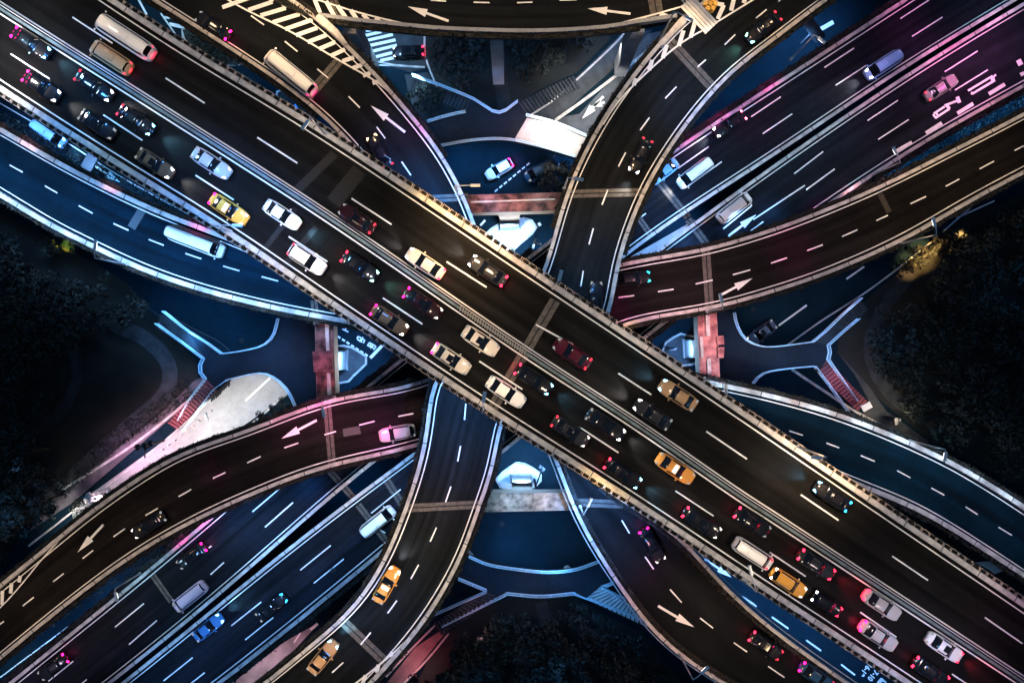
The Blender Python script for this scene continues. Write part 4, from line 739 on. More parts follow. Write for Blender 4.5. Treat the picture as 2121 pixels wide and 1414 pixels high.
# ------------------------------------------------------------------ vehicles
def sline(pairs, x):
    for (a, va), (b, vb) in zip(pairs, pairs[1:]):
        if x <= b:
            t = (x - a) / (b - a) if b > a else 0; t = max(0, min(1, t)); t = t * t * (3 - 2 * t); return va + (vb - va) * t
    return pairs[-1][1]
def vehicle_meshes(kind):
    P = dict(sedan=dict(L=4.75, w=.92, belt=[(-1, .86), (-.75, .96), (0, .95), (.42, .95), (.8, .86), (1, .66)], roof=[(-.80, 0), (-.42, 1), (.06, 1), (.44, 0)], H=.50, rs=(-.42, .06)),
             hatch=dict(L=4.2, w=.88, belt=[(-1, .92), (-.7, .98), (.4, .96), (.8, .86), (1, .66)], roof=[(-.97, 0), (-.70, 1), (.10, 1), (.50, 0)], H=.55, rs=(-.70, .10)),
             suv=dict(L=4.75, w=.95, belt=[(-1, 1.0), (-.7, 1.08), (.4, 1.06), (.85, .98), (1, .78)], roof=[(-.98, 0), (-.76, 1), (.10, 1), (.46, 0)], H=.62, rs=(-.76, .10)),
             van=dict(L=5.2, w=.95, belt=[(-1, 1.1), (-.7, 1.12), (.6, 1.08), (.85, .95), (1, .75)], roof=[(-1.0, 0), (-.93, 1), (.48, 1), (.82, 0)], H=.85, rs=(-.93, .48)),
             minibus=dict(L=7.4, w=1.05, belt=[(-1, 1.3), (-.7, 1.35), (.7, 1.3), (.9, 1.15), (1, .9)], roof=[(-1.0, 0), (-.95, 1), (.70, 1), (.92, 0)], H=1.25, rs=(-.95, .70)))[kind]
    L2 = P['L'] / 2; w = P['w']; H = P['H']
    def hw(u):
        a = abs(u); e = 2.6 if kind in ('sedan', 'hatch', 'suv') else 5
        r = 1 - .34 * a ** (e * 2.2); return w * r * (1 - (.02 if a < .5 else .02))
    N = 34; body = MB(); vs = []; prof = []
    for i in range(N + 1):
        u = -1 + 2 * i / N; u2 = math.copysign(1 - (1 - abs(u)) ** 1.25, u); x = u2 * L2; y = hw(u2); b = sline(P['belt'], u2)
        b2 = b * (1 - .10 * max(0, abs(u2) - .9) * 10)
        sec = [(0, .22), (.82 * y, .22), (.97 * y, .32), (y, .55), (.985 * y, b2 - .14), (.91 * y, b2 - .02), (.7 * y, b2 + .025), (0, b2 + .045)]
        ring_ = [(x, -yy, zz) for yy, zz in sec] + [(x, yy, zz) for yy, zz in sec[-2:0:-1]]
        prof.append(ring_)
    n = len(prof[0]); vs = [p for r in prof for p in r]
    fs = [(i * n + k, i * n + (k + 1) % n, (i + 1) * n + (k + 1) % n, (i + 1) * n + k) for i in range(N) for k in range(n)]
    fs += [tuple(range(n)), tuple(N * n + k for k in range(n))]
    body.add(vs, fs)
    # cabin
    def cab(u, t, o=0):
        g = sline(P['roof'], u); b = sline(P['belt'], u); hh = H * g
        th = t * math.pi / 2; e = .55
        zf = max(0, math.cos(th)) ** e; yf = math.copysign(abs(math.sin(th)) ** e, t) if t else 0
        Wd = hw(u) * .90 * (1 - .20 * zf * g) + o
        # keep the ends narrow
        return (u * L2, yf * Wd, b - .02 + (hh + (.06 if 0 else 0)) * zf + o * (1 if g > .01 else 1))
    u0 = P['roof'][0][0]; u1 = P['roof'][-1][0]; NX = 30; NT = 18
    vs = [cab(u0 + (u1 - u0) * i / NX, -1 + 2 * k / NT) for i in range(NX + 1) for k in range(NT + 1)]
    body.add(vs, [(i * (NT + 1) + k, i * (NT + 1) + k + 1, (i + 1) * (NT + 1) + k + 1, (i + 1) * (NT + 1) + k) for i in range(NX) for k in range(NT)])
    def gpatch(ua, ub, ta, tb, nx=8, nt=8, o=.014):
        mb = MB(); vs = [cab(ua + (ub - ua) * i / nx, ta + (tb - ta) * k / nt, o) for i in range(nx + 1) for k in range(nt + 1)]
        mb.add(vs, [(i * (nt + 1) + k, i * (nt + 1) + k + 1, (i + 1) * (nt + 1) + k + 1, (i + 1) * (nt + 1) + k) for i in range(nx) for k in range(nt)]); return mb
    r0, r1 = P['rs']; parts = []
    parts.append(('body', body, M_car, True))
    parts.append(('windshield', gpatch(r1 + .02, u1 - .03, -.66, .66), M_glass, True))
    if kind in ('van', 'minibus'): parts.append(('rear_window', gpatch(u0 + .012, r0 - .004, -.6, .6), M_glass, True))
    else: parts.append(('rear_window', gpatch(u0 + .03, r0 - .02, -.64, .64), M_glass, True))
    for s in (-1, 1): parts.append(('side_window', gpatch(r0 + .06, r1 + .10, s * .62, s * .90, 10, 4), M_glass, True))
    yw = w * .93
    for sx in (-.62, .63):
        for s in (-1, 1):
            mb = MB(); mb.tube([(sx * L2, s * (yw - .2), .33), (sx * L2, s * (yw + .025), .33)], .33, 16); parts.append(('wheel', mb, M_tyre, False))
    bf = sline(P['belt'], .93); br = sline(P['belt'], -.95)
    def lens(xc, s, z, dx, dy, dz, sx):
        mb = MB(); rot = -s * sx * .35
        mb.box((xc, s * w * .62, z), dx, dy, dz, rot, .8); return mb
    for s in (-1, 1): parts.append(('headlight', lens(L2 * .85, s, bf + .08, .46, .26, .14, 1), M_lens, False))
    for s in (-1, 1): parts.append(('taillight', lens(-L2 * .92, s, br + .04, .24, .34, .14, -1), M_lens, False))
    mxp = (u1 - .03) * L2 - .35 if kind not in ('van', 'minibus') else (u1 - .05) * L2 - .1
    for s in (-1, 1):
        mb = MB(); mb.box((mxp, s * (w + .11), sline(P['belt'], mxp / L2) + .02), .16, .2, .13); parts.append(('mirror', mb, M_car, False))
    if kind in ('suv',):
        for s in (-1, 1):
            mb = MB(); zt = sline(P['belt'], -.3) + H * .93; mb.tube([(r0 * L2 + .2, s * w * .62, zt), (r1 * L2 - .1, s * w * .62, zt)], .025, 5); parts.append(('roof_rail', mb, M_steel, False))
    if kind in ('van', 'minibus'):
        mb = MB(); mb.box((-.2 * L2, 0, sline(P['belt'], -.2) + H + .0), 1.0, .8, .12, 0, .9); parts.append(('roof_vent', mb, M_car, False))
    out = []
    for nm, mb, m, sm in parts:
        o = mb.build(nm, m); me = o.data; bpy.data.objects.remove(o)
        if sm:
            me.polygons.foreach_set('use_smooth', [True] * len(me.polygons))
        out.append((nm, me))
    return out
VM = {k: vehicle_meshes(k) for k in ('sedan', 'hatch', 'suv', 'van', 'minibus')}
_t = MB(); _t.box((-.15, 0, 1.53), .42, .95, .14, 0, .85); _o = _t.build('roof_sign', mat('taxi_sign', (.9, .9, .85), emis=(.9, 1, .95), es=1.6)); TAXI = _o.data; bpy.data.objects.remove(_o)
VR = random.Random(21); SUNR = {}
for _k, _z in (('sedan', 1.452), ('suv', 1.70)):
    _t = MB(); _t.box((-.12, 0, _z), .62, .78, .03, 0, .95); _o = _t.build('sunroof', M_glass); SUNR[_k] = _o.data; bpy.data.objects.remove(_o)
BLACK = (.006, .006, .008); SILV = (.42, .40, .38); WHT = (.80, .76, .70); CRM = (.66, .58, .46); YEL = (.80, .36, .05); ORG = (.62, .26, .05); MAR = (.018, .003, .005); DRK = (.02, .02, .022); BLU = (.25, .45, .75); TAN = (.40, .24, .12); BRN = (.10, .065, .035)
HW = (1, .98, .95, 1); HB = (.25, .7, 1, 1); HG = (.35, 1, .75, 1); TR = (1, .02, .06, 1); TM = (1, .01, .20, 1); OFF = (.05, .05, .05, 1); DIMR = (.25, .01, .02, 1); DIMW = (.25, .24, .22, 1); TEAL = (.02, .45, .5, 1)
def vehicle(label, kind, px, py, z, hd, col, head=HW, tail=TR, cat='car', taxi=False, sc=1.0):
    """hd: heading in px direction (dx, dy)"""
    zz = z + .03; p = W(px, py, z + 1.0); p.z = zz; ang = math.atan2(-hd[1], hd[0])
    r = empty({'car': 'car', 'taxi': 'taxi', 'van': 'van', 'minibus': 'minibus'}[cat], p, ang); r.scale = (sc, sc, sc); tag(r, label, cat)
    for nm, me in VM[kind]:
        o = mobj(nm, me, r, world=False)
        o.color = (*col, 1)
        if nm == 'headlight': o.color = head
        if nm == 'taillight': o.color = tail
        if nm == 'mirror' and col == YEL: o.color = (.6, .4, .2, 1)
    if kind in ('sedan', 'suv') and not taxi and VR.random() < .42: mobj('sunroof', SUNR[kind], r, world=False)
    if not taxi and kind in ('sedan', 'hatch', 'suv') and sc == 1.0: r.scale = (VR.uniform(.95, 1.03), VR.uniform(.96, 1.02), 1)
    if taxi: mobj('roof_sign', TAXI, r, world=False)
    hb = max(head[:3]) if head else 0
    if hb > .9:
        ld = bpy.data.lights.new('headlight_beam', 'SPOT'); ld.energy = 1600; ld.color = head[:3]; ld.spot_size = math.radians(70); ld.spot_blend = .8; ld.shadow_soft_size = .3
        lo = bpy.data.objects.new('headlight_beam', ld); COL.objects.link(lo); d = Vector((math.cos(ang), math.sin(ang), 0)); lo.location = p + d * 2.7 + Vector((0, 0, .7)); lo.rotation_euler = (d + Vector((0, 0, -.22))).to_track_quat('-Z', 'Y').to_euler()
    if tail[0] > .9:
        ld = bpy.data.lights.new('taillight_glow', 'POINT'); ld.energy = 45; ld.color = tail[:3]; ld.shadow_soft_size = .15
        lo = bpy.data.objects.new('taillight_glow', ld); COL.objects.link(lo); d = Vector((math.cos(ang), math.sin(ang), 0)); lo.location = p - d * 2.75 * (1.5 if kind == 'minibus' else 1) + Vector((0, 0, .6))
    return r
SE = (.836, .549); NW = (-.836, -.549)
V = [
 ('black sedan at the far upper left with pale blue headlights', 'sedan', 62, 88, ZM, SE, BLACK, HB, TM), ('black sedan with white headlights left of the first lower dash, near the left edge', 'sedan', 84, 178, ZM, SE, BLACK, HW, TM),
 ('black sedan with white headlights beside the green tinted median', 'sedan', 193, 177, ZM, SE, BLACK, HW, DIMR), ('black unlit sedan between two dashes in the outer lane, upper left', 'sedan', 200, 257, ZM, SE, BLACK, OFF, OFF),
 ('black sedan with round bluish headlights in the inner lane, upper left', 'sedan', 280, 248, ZM, SE, BLACK, HB, DIMR), ('dark brown sedan with bright headlights in the outer lane behind the first yellow taxi', 'sedan', 319, 338, ZM, SE, BRN, HW, OFF),
 ('silver grey sedan in the inner lane ahead of the black cars, upper left', 'sedan', 436, 337, ZM, SE, SILV, DIMW, OFF), ('cream sedan with blue white headlights beside the yellow taxi', 'sedan', 583, 444, ZM, SE, WHT, HB, OFF),
 ('white station wagon with a long roof in the outer lane left of centre', 'suv', 635, 537, ZM, SE, WHT, HW, DIMR), ('black sedan with greenish lights in the inner lane left of centre', 'sedan', 745, 552, ZM, SE, BLACK, HG, TR),
 ('very dark maroon sedan in the inner lane with pale headlights just left of centre', 'sedan', 876, 628, ZM, SE, MAR, DIMW, TM), ('dark brown sedan with white headlights in the outer lane left of centre', 'sedan', 806, 663, ZM, SE, BRN, HW, TM),
 ('cream sedan beside the slatted median near the centre', 'sedan', 995, 706, ZM, SE, CRM, OFF, OFF), ('cream white sedan in the outer lane with a pink lit tail near the centre', 'sedan', 934, 743, ZM, SE, CRM, OFF, TM),
 ('cream sedan crossing the expansion joint at the centre', 'sedan', 1048, 812, ZM, SE, WHT, OFF, OFF), ('black sedan in the inner lane just past the expansion joint', 'sedan', 1106, 786, ZM, SE, BLACK, HB, TR),
 ('black sedan with a silver nose in the outer lane below centre', 'sedan', 1182, 894, ZM, SE, DRK, DIMW, DIMR), ('black sedan with white headlights in the inner lane below centre', 'sedan', 1255, 880, ZM, SE, BLACK, HW, OFF),
 ('black sedan with red tail lamps in the outer lane above the lower golden planters', 'sedan', 1291, 981, ZM, SE, BLACK, HB, TR), ('black sedan with red tail lamps in the outer lane just behind the white van', 'sedan', 1455, 1083, ZM, SE, BLACK, DIMW, TR),
 ('black sedan with red and white lights in the inner lane beside the white van', 'sedan', 1560, 1082, ZM, SE, BLACK, OFF, TR), ('small black hatchback with a bright cream tail ahead of the yellow taxi, lower right', 'hatch', 1715, 1252, ZM, SE, BLACK, TR, HW, 'car', False, .9),
 ('dark car with broad red tail lamps in the inner lane beside the lower yellow taxi', 'sedan', 1693, 1170, ZM, SE, DRK, TR, TR), ('grey sedan with red tail lamps in the inner lane, lower right', 'sedan', 1829, 1254, ZM, SE, SILV, OFF, TR),
 ('grey sedan with a bluish white glowing tail in the outer lane, lower right', 'sedan', 1822, 1318, ZM, SE, SILV, OFF, TM), ('white sedan in the inner lane nearest the lower right corner', 'sedan', 1959, 1342, ZM, SE, WHT, TR, OFF),
 ('black sedan with red tail lamps in the outer lane near the bottom right edge', 'sedan', 1930, 1392, ZM, SE, BLACK, TR, TR),
 ('dark red black car just above the median left of the centre, facing up left', 'sedan', 738, 452, ZM, NW, MAR, OFF, DIMR), ('cream car in the upper carriageway under the warm glow, red tail lamps', 'sedan', 880, 545, ZM, NW, CRM, HW, TR),
 ('dark car with white and red lights in the outermost upper lane right of the glow', 'sedan', 1010, 560, ZM, NW, DRK, HW, TR), ('maroon car in the upper carriageway right of the expansion joint', 'sedan', 1185, 732, ZM, NW, (.055, .004, .012), OFF, DIMR),
 ('tan car in the outermost upper lane right of centre', 'sedan', 1405, 818, ZM, NW, TAN, HB, OFF), ('dark car with pale headlights in the inner upper lane right of centre', 'sedan', 1352, 858, ZM, NW, DRK, HW, OFF),
 ('black car with deep blue lights in the upper carriageway at the lower right', 'sedan', 1725, 1028, ZM, NW, BLACK, HB, (.02, .35, .8, 1)),
 ('black car with two bright pink tail lamps on the curved ramp at the top left', 'sedan', 440, 52, ZP, NW, BLACK, OFF, TM), ('black car with thin golden lights on the curved ramp above the main overpass', 'sedan', 786, 312, ZP, (-.5, -.86), BLACK, (.9, .6, .3, 1), DIMR),
 ('black car with purple and gold lights on the lower curved ramp', 'sedan', 1352, 1130, ZP, (.5, .86), BLACK, DIMW, TM), ('black car with red tail lamps on the lower curved ramp near the bottom edge', 'sedan', 1588, 1338, ZP, (.82, .57), BLACK, DIMR, TR),
 ('dark blue car with pink lamps on the bottom edge of the curved ramp', 'sedan', 1693, 1402, ZP, (.82, .57), (.02, .06, .12), DIMR, TM),
 ('black car with mint green headlights on the ramp near the top right', 'sedan', 1582, 56, ZN, (-.78, .62), BLACK, HG, DIMR), ('black car with long white headlights on the S shaped ramp above centre', 'sedan', 1327, 322, ZN, (-.42, .9), BLACK, HW, DIMR),
 ('purple lit black car half hidden where the S shaped ramp meets the main overpass', 'sedan', 1234, 622, ZN, (.05, -1), BLACK, OFF, (.5, .02, .6, 1)),
 ('orange taxi on the lower part of the S shaped ramp', 'sedan', 800, 1212, ZN, (.5, -.87), ORG, HW, OFF, 'taxi', True), ('tan car at the bottom of the S shaped ramp', 'sedan', 668, 1362, ZN, (.62, -.78), TAN, HB, OFF),
 ('grey pink lit car on the left reddish ramp emerging beneath the S shaped ramp', 'suv', 822, 897, ZR, (-.98, .18), SILV, OFF, OFF), ('black car with faint headlights on the left reddish ramp beside the painted arrow', 'sedan', 306, 1088, ZR, (-.85, .53), BLACK, DIMW, OFF),
 ('black car with teal lights at the start of the right reddish ramp', 'sedan', 1310, 576, ZR, (.99, -.1), BLACK, TEAL, TEAL),
 ('pale blue van on the cross overpass at the upper right', 'van', 1830, 134, ZC, (-.84, .54), BLU, HW, OFF, 'van'), ('black car with white headlights on the cross overpass, upper right', 'sedan', 1512, 256, ZC, (-.84, .54), BLACK, HW, (.9, .2, .3, 1)),
 ('bluish white van on the cross overpass right of the S shaped ramp', 'van', 1440, 358, ZC, (-.8, .6), WHT, HW, OFF, 'van'), ('pale car half hidden under the right hedge of the S shaped ramp', 'sedan', 1374, 355, ZC, (-.8, .6), BLU, OFF, OFF),
 ('pinkish silver car beside the painted characters on the cross overpass', 'sedan', 1952, 180, ZC, (.84, -.54), (.22, .20, .20), OFF, DIMR), ('white van beside the painted arrow on the cross overpass', 'van', 1522, 430, ZC, (.78, -.62), WHT, OFF, OFF, 'van'),
 ('black car with two magenta tail lamps on the cross overpass at the lower left', 'sedan', 395, 1152, ZC, (-.8, .6), BLACK, OFF, TM), ('lilac white van on the cross overpass at the lower left', 'van', 392, 1236, ZC, (-.78, .62), (.55, .42, .55), OFF, OFF, 'van'),
 ('black car with two wide hot pink tail lamps at the bottom left', 'sedan', 108, 1382, ZC, (-.8, .6), BLACK, OFF, TM), ('silver blue car on the cross overpass beside the S shaped ramp hedge', 'van', 782, 1080, ZC, (.78, -.62), WHT, OFF, OFF),
 ('blue white car with a long headlight gleam on the cross overpass, lower left', 'sedan', 430, 1300, ZC, (.78, -.62), (.05, .16, .35), HB, OFF), ('black car with thin blue lights on the cross overpass, bottom', 'sedan', 562, 1258, ZC, (.78, -.62), BLACK, (.02, .3, .8, 1), OFF),
 ('black car waiting at the zebra crossing under the top road', 'sedan', 845, 106, 0, (-1, .05), BLACK, DIMW, TR), ('white and blue car turning on the ground road above centre', 'hatch', 1034, 350, 0, (-.87, .5), (.6, .75, .9), OFF, TM),
 ('dark car on the ground road under the right footbridge', 'sedan', 1578, 690, 0, (-.8, .6), (.06, .07, .1), DIMW, OFF), ('dark lorry cab coloured van in the shadow below the bright footbridge end', 'van', 1122, 350, 0, (-.87, .5), (.02, .06, .11), OFF, OFF, 'van'),
]
for a in V: vehicle(*a)
TX = [('yellow taxi with a white roof sign in the outer lane, upper left', 'sedan', 472, 433, ZM, SE, YEL, DIMW, TM, 'taxi', True), ('orange taxi with a white tail in the inner lane right of centre', 'sedan', 1400, 971, ZM, SE, ORG, OFF, OFF, 'taxi', True),
      ('yellow taxi with a glowing roof sign in the outer lane ahead of the white van', 'suv', 1635, 1208, ZM, SE, YEL, DIMW, HW, 'taxi', True, .93),
      ('white van with a flat roof in the outer lane, lower right', 'van', 1561, 1147, ZM, SE, WHT, DIMR, OFF, 'van', False, .95),
      ('long white minibus with red tail lamps in the upper carriageway at the top left', 'minibus', 258, 76, ZM, NW, WHT, OFF, TR, 'minibus'), ('orange brown van in the inner lane of the upper carriageway, top left', 'van', 228, 118, ZM, NW, TAN, OFF, TR, 'van'),
      ('cream and pink minibus on the curved ramp beside the gore, upper left', 'minibus', 601, 151, ZP, (-.77, -.63), WHT, OFF, TM, 'minibus'), ('blue white minibus on the left blue slip ramp', 'minibus', 405, 500, ZQ, (.93, .36), WHT, OFF, OFF, 'minibus'),
      ('pale blue van on the ground lane at the left edge below the main overpass', 'van', 100, 277, 0, (.83, .56), BLU, HB, OFF, 'van')]
for a in TX: vehicle(*a)

# ------------------------------------------------------------------ trees
def crown(seed, rx=2.6, h=3.2, clumps=16, cnt=46, size=.26):
    rnd = random.Random(seed); mb = MB(); C = []
    for _ in range(clumps):
        a = rnd.random() * 6.28; r = rx * math.sqrt(rnd.random()) * .85; C.append((r * math.cos(a), r * math.sin(a), 4.2 + h * (1 - (r / rx) ** 2) * rnd.uniform(.3, .75)))
    for c in C: leafcloud(mb, [c], rnd.uniform(.6, 1.15), cnt, size, rnd)
    o = mb.build('crown', M_leaf); me = o.data; bpy.data.objects.remove(o); return me
def trunk(seed):
    rnd = random.Random(seed); mb = MB(); mb.tube([(0, 0, 0), (.08, .05, 2), (.02, 0, 4.2), (0, .1, 5.4)], .24, 8, .08)
    for k in range(6):
        a = k * 1.05 + rnd.random(); r = rnd.uniform(1, 1.8); mb.tube([(0, 0, 2.6 + .3 * k), (r * .5 * math.cos(a), r * .5 * math.sin(a), 3.9 + .25 * k), (r * math.cos(a), r * math.sin(a), 4.8 + .2 * k)], .09, 5, .03)
    o = mb.build('trunk', M_bark); me = o.data; bpy.data.objects.remove(o); return me
CR = [crown(i, 2.2 + .25 * i, 2.6 + .2 * i) for i in range(6)]; TK = [trunk(i) for i in range(3)]
def inside(p, poly):
    x, y = p; c = False; n = len(poly)
    for i in range(n):
        x1, y1 = poly[i]; x2, y2 = poly[i - 1]
        if (y1 > y) != (y2 > y) and x < (x2 - x1) * (y - y1) / (y2 - y1) + x1: c = not c
    return c
def wood(poly, n, label, group, seed, mind=34, smin=.7, smax=1.25, avoid=()):
    rnd = random.Random(seed); pts = []; tries = 0
    xs = [max(-60, min(2180, p[0])) for p in poly]; ys = [max(-60, min(1474, p[1])) for p in poly]
    while len(pts) < n and tries < 6000:
        tries += 1; p = (rnd.uniform(min(xs), max(xs)), rnd.uniform(min(ys), max(ys)))
        if not inside(p, poly) or any((p[0] - q[0]) ** 2 + (p[1] - q[1]) ** 2 < mind ** 2 for q in pts): continue
        if any(inside(p, a) for a in avoid): continue
        pts.append(p)
    for p in pts: tree(p, label, group, rnd.uniform(smin, smax), rnd)
def tree(p, label, group, s, rnd, zc=.1):
    r = empty('tree', W(*p, zc) - Vector((0, 0, zc - .1)), rnd.random() * 6.28); r.scale = (s, s, s * rnd.uniform(.8, 1.1)); tag(r, label, 'tree', group)
    mobj('trunk', TK[rnd.randrange(3)], r, world=False); mobj('crown', CR[rnd.randrange(6)], r, world=False)
LAWN = [(170, 680), (250, 690), (340, 750), (345, 810), (290, 860), (200, 930), (130, 940), (150, 800)]
wood([(-60, 420), (30, 455), (150, 525), (250, 590), (300, 650), (240, 660), (180, 690), (140, 800), (110, 950), (140, 1010), (100, 1070), (0, 1160), (-60, 1200)], 62, 'dark leafy tree in the wood at the left edge', 'trees of the left park', 5, 30, avoid=[LAWN])
wood([(2180, 400), (2000, 470), (1920, 560), (1840, 620), (1770, 690), (1780, 760), (1850, 830), (1930, 890), (2060, 960), (2180, 1020)], 66, 'dark leafy tree in the wood at the right edge', 'trees of the right park', 6, 31)
wood([(930, 1330), (1060, 1262), (1180, 1255), (1300, 1320), (1370, 1400), (1430, 1474), (800, 1474), (870, 1414)], 46, 'dark leafy tree in the wood at the bottom', 'trees of the bottom park', 8, 31)
wood([(900, 90), (1010, 85), (1015, 190), (960, 185), (905, 160)], 8, 'dark tree in the small park left of the top centre path', 'trees of the top park', 9, 30, .6, .95)
wood([(1060, 85), (1230, 85), (1180, 140), (1070, 190)], 8, 'dark tree in the small park right of the top centre path', 'trees of the top park', 10, 30, .6, .95)
rr = random.Random(4)
for p, lb, s in [((125, 503), 'small tree lit bright yellow beside the left slip ramp parapet', .34), ((1935, 520), 'tree lit golden by the ramp lamp at the right', .6), ((1905, 545), 'lower golden lit tree at the edge of the right wood', .6), ((1962, 492), 'upper golden lit tree at the edge of the right wood', .55),
                 ((872, 205), 'small green tree beside the curved ramp above the footbridge fork', .75), ((890, 185), 'small dark tree behind the upper left footbridge stair', .7), ((150, 1065), 'pale pink lit shrubby tree below the white gantry at the left', .6),
                 ((1145, 370), 'small dark tree beside the S shaped ramp above centre', .8), ((1160, 345), 'dark tree under the bright footbridge end', .7), ((560, 870), 'olive tree beside the white lit ground road', .8), ((590, 850), 'second olive tree beneath the left footbridge bend', .7)]:
    tree(p, lb, None, s, rr, 5.0); 
# low planting strips
def strip_plants(name, label, pts, z, wd, dens, m, seed, h=.9, sz=.2):
    rnd = random.Random(seed); mb = MB(); C = curve(pts, z, 1)
    for a, b in zip(C, C[1:]):
        nn = Vector((-(b - a).y, (b - a).x, 0)).normalized()
        for _ in range(int((b - a).length * dens * wd)):
            p = a.lerp(b, rnd.random()) + nn * rnd.uniform(-wd, wd) * .5 + Vector((0, 0, rnd.uniform(.2, h)))
            q = Vector((rnd.uniform(-1, 1), rnd.uniform(-1, 1), rnd.uniform(-.5, .5))).normalized(); r = Vector((rnd.uniform(-1, 1), rnd.uniform(-1, 1), rnd.uniform(-.5, .5))).normalized()
            s = sz * rnd.uniform(.5, 1.4); mb.add([p - q * s, p - r * s * .5, p + q * s, p + r * s * .5], [(0, 1, 2, 3)])
    return tag(mb.build(name, m), label, None, None, 'stuff')
strip_plants('verge_planting', 'brown lamplit planting along the verge beside the left ground road', [(395, 800), (330, 850), (250, 905), (180, 965), (130, 1015)], .15, 2.6, 26, M_leaf, 41)
strip_plants('verge_planting', 'olive planting between the main overpass and the right slip ramp', [(1800, 1030), (1900, 1090), (2000, 1160), (2120, 1230)], 6, 3.2, 40, M_leaf, 42)
strip_plants('verge_planting', 'dark planting between the cross overpass and the reddish ramp at the left', [(40, 1330), (200, 1220), (330, 1140), (440, 1075)], 1, 1.8, 26, M_leafd, 43)
strip_plants('verge_planting', 'blue lit planting in the strip below the cross overpass at the right', [(2121, 205), (1980, 275), (1880, 330), (1790, 385)], 1, 2.2, 24, M_leaf, 44)
strip_plants('verge_planting', 'blue lit planting between the main overpass and the left slip ramp', [(0, 240), (90, 290), (200, 350), (300, 405), (400, 455)], 1, 1.6, 20, M_leaf, 45)
strip_plants('verge_planting', 'planting on the dark island at the upper left', [(395, 72), (430, 100), (480, 128)], .2, 1.6, 40, M_leafd, 46)

# ------------------------------------------------------------------ gantries, signs and small things
def gantry_sign():
    z = ZN; root = empty('gantry_sign', W(1420, 45, z)); tag(root, 'white overhead sign gantry seen from above at the upper right gore', 'sign gantry')
    a = W(1405, -20, z + 6.2); b = W(1468, 48, z + 6.2); d = (b - a).normalized(); n = Vector((-d.y, d.x, 0))
    mb = MB(); mb.box(Vector((0, 0, z + 3)) + Vector((W(1422, 40, z).x, W(1422, 40, z).y, 0)), .4, .4, 6.2); mb.build('column', M_steel, root)
    mb = MB()
    for o in (-.5, -.17, .17, .5): mb.tube([a + n * o, b + n * o], .06, 5)
    for i in range(9): p = a.lerp(b, i / 8); mb.tube([p - n * .5, p + n * .5], .05, 4)
    mb.build('truss', M_steel, root)
    c = W(1448, 31, z + 6.4); mb = MB(); rz = math.atan2(d.y, d.x)
    for k in range(5): mb.box(c + n * (-.80 + .40 * k), 4.2, .30, .14, rz)
    mb.build('sign_panel', M_sign, root)
gantry_sign()
def barrel(px, py, z, n_, lab):
    root = empty('crash_barrel_cluster', W(px, py, z)); tag(root, lab, 'crash barrels')
    for k in range(n_):
        a = k * 6.283 / (n_ - 1); r = .62 if k else 0; c = W(px, py, z) + Vector((r * math.cos(a), r * math.sin(a), 0)); mb = MB(); mb.tube([c, c + Vector((0, 0, .95))], .3, 12, .27); mb.build('barrel', M_yel, root)
barrel(1468, 14, ZN, 7, 'cluster of orange yellow crash barrels inside the upper right chevrons')
# gore noses
for nm, lab, pts, z in (('gore_nose', 'rounded concrete nose at the tip of the upper left gore', [(655, 34), (661, 30), (672, 36), (700, 62), (720, 90), (712, 92), (690, 70), (658, 46)], ZN), ('gore_nose', 'stained concrete nose at the tip of the upper right gore', [(1424, 33), (1417, 31), (1405, 42), (1385, 66), (1366, 92), (1374, 94), (1398, 68), (1422, 46)], ZN)):
    mb = MB(); mb.poly([W(x, y, z + .9) for x, y in pts], z, z + .97); tag(mb.build(nm, M_conc), lab, 'barrier')
def sgantry(nm, lab, base, z, h, tips, m, boxes=()):
    b = W(*base, z); root = empty(nm, b); tag(root, lab, 'gantry'); mb = MB(); mb.tube([b, b + Vector((0, 0, h))], .16, 8); mb.build('pole', m, root)
    for tp in tips:
        mb = MB(); e = W(*tp, z + h); mb.tube([b + Vector((0, 0, h)), e], .11, 6); mb.build('arm', m, root)
    for bxp in boxes:
        mb = MB(); e = W(*bxp, z + h - .3); mb.box(e, .45, .9, .5, R.random()); mb.build('signal_box', M_dark if m is M_dark else M_sign, root)
sgantry('signal_gantry', 'dark signal gantry silhouetted on the pale road at the left', (340, 912), 0, 6, [(277, 926), (300, 948)], M_dark, [(312, 918), (300, 922), (285, 926)])
sgantry('camera_gantry', 'white frame gantry glowing beside the reddish ramp at the left', (226, 1012), 0, 6.5, [(180, 1022), (204, 1040), (232, 1024)], M_sign, [(186, 1026), (208, 1036), (226, 1020), (186, 1034)])
sgantry('signal_pole', 'dark pole with white lamp heads beside the pale pier below centre', (1107, 992), 0, 6, [(1124, 967)], M_dark, [(1122, 969)])
sgantry('signal_pole', 'white bent pole beside the island above centre', (1104, 515), 0, 7, [(1111, 494), (1122, 506)], M_sign)
sgantry('sign_post', 'dark sign silhouette beside the lower right park stair', (1830, 862), 0, 5, [(1862, 873)], M_dark, [(1855, 872)])
sgantry('signal_pole', 'dark pole with a drooping head on the island right of centre', (1388, 722), 0, 4, [(1387, 725)], M_dark)
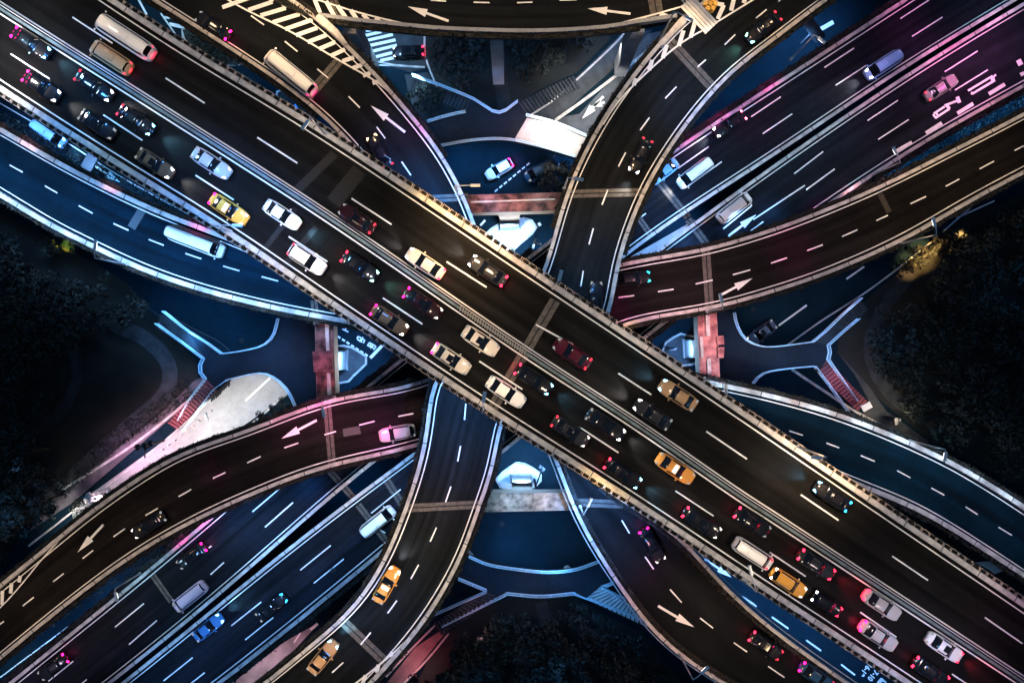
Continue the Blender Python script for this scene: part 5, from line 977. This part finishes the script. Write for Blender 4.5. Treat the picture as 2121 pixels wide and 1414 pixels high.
# parked motorbikes by the left footbridge
def scooter(px, py, ang, lab):
    root = empty('scooter', W(px, py, .15), ang); tag(root, lab, 'scooter', 'scooters parked by the left footbridge')
    for nm, f, m in (('wheel', lambda b: b.tube([(-.6, -.05, .25), (-.6, .05, .25)], .25, 10), M_tyre), ('wheel', lambda b: b.tube([(.6, -.05, .25), (.6, .05, .25)], .25, 10), M_tyre), ('body', lambda b: (b.box((-.25, 0, .5), .8, .3, .35, 0, .7), b.box((.2, 0, .32), .5, .28, .1)), M_dark),
                     ('seat', lambda b: b.box((-.3, 0, .75), .7, .28, .12, 0, .8), M_dark), ('handlebar', lambda b: (b.tube([(.5, 0, .4), (.4, 0, 1.0)], .04, 6), b.tube([(.4, -.32, 1.0), (.4, .32, 1.0)], .03, 6)), M_dark)):
        b = MB(); f(b); o = b.build(nm, m); me = o.data; bpy.data.objects.remove(o); mobj(nm, me, root, world=False)
for i in range(9): scooter(443 + i * 4.2, 820 - i * 3.9, -1.9 + R.uniform(-.2, .2), 'dark scooter in the row parked beside the white road at the left')
# kiosk roof at far left, benches on the triangular plot at lower right
mb = MB(); root = empty('kiosk', W(10, 965, 0)); tag(root, 'small flat blue roofed kiosk at the left edge in the park', 'kiosk')
mb.box(W(8, 965, 1.4), 4.4, 1.7, 2.8, .05); mb.build('wall', M_conc2, root); mb = MB(); mb.box(W(8, 965, 3.0), 4.9, 2.2, .25, .05); mb.build('roof', M_rail, root)
mb = MB(); root = empty('shelter', W(2050, 1175, 6)); tag(root, 'small white shelter roof among the planting at the lower right', 'shelter')
mb.poly([W(x, y, 8) for x, y in [(2020, 1165), (2050, 1162), (2078, 1182), (2060, 1188), (2050, 1180), (2035, 1172)]], 7.8, 8); mb.build('roof', M_sign, root)
mb = MB(); p = W(2048, 1174, 7); mb.box((p.x, p.y, 6.9), .3, .3, 1.8); mb.build('post', M_steel, root)

def panel(nm, lab, cat, px, py, z, h, sx, sy, rz, m, post=True):
    b = W(px, py, z + h); root = empty(nm, (b.x, b.y, z)); tag(root, lab, cat)
    mb = MB(); mb.box((b.x, b.y, z + h), sx, sy, .12, rz); mb.build('panel', m, root)
    if post: mb = MB(); mb.tube([(b.x, b.y, z), (b.x, b.y, z + h - .06)], .08, 6); mb.build('post', M_steel, root)
M_bsign = mat('blue_sign', (.05, .25, .60), rough=.5)
panel('road_sign', 'small blue sign panel beside the island at the upper left', 'sign', 609, 225, 0, 4.5, 1.0, .8, .6, M_bsign)
panel('bus_shelter', 'ribbed dark shelter roof on the blue ground lane at the upper right', 'shelter', 1686, 62, 0, 5, 3.4, 1.7, -.95, M_paved)
panel('cabinet_roof', 'dark rectangular roof on the ground lane below the main overpass at the left', 'shelter', 186, 335, 0, 4, 1.6, 4.0, -.5, M_dark)
panel('road_sign', 'white sign panel at the foot of the right park stair', 'sign', 1795, 842, 0, 3, 1.4, .9, .5, M_sign)
rnd = random.Random(77)
def manhole(x, y, z, k):
    c = W(x, y, z); mb = MB(); mb.tube([c + Vector((0, 0, .004)), c + Vector((0, 0, .03))], .36, 18); mh = mb.build('manhole_cover', M_rubber); tag(mh, 'round dark manhole cover ' + k, 'manhole')
for x, y, z, k in [(690, 1180, ZC, 'of the lower left cross overpass near the split'), (1040, 1085, 0, 'below centre between the two lower ramps'), (500, 705, 0, 'under the left footbridge bend'), (1560, 640, 0, 'beneath the reddish ramp beside the right footbridge'), (300, 660, 0, 'beside the upper stair of the left footbridge')]: manhole(x, y, z, k)
def bollards(pts, lab, group, n, z=.1):
    C = resample(curve(pts, 0, .5), n)
    for p in C:
        mb = MB(); mb.tube([(p.x, p.y, .1), (p.x, p.y, .95)], .1, 8, .08); tag(mb.build('bollard', M_sign), lab, 'bollard', group)
bollards([(440, 850), (400, 884), (340, 930)], 'white bollard in the row along the bright ground road at the left', 'bollards along the bright ground road', 9)
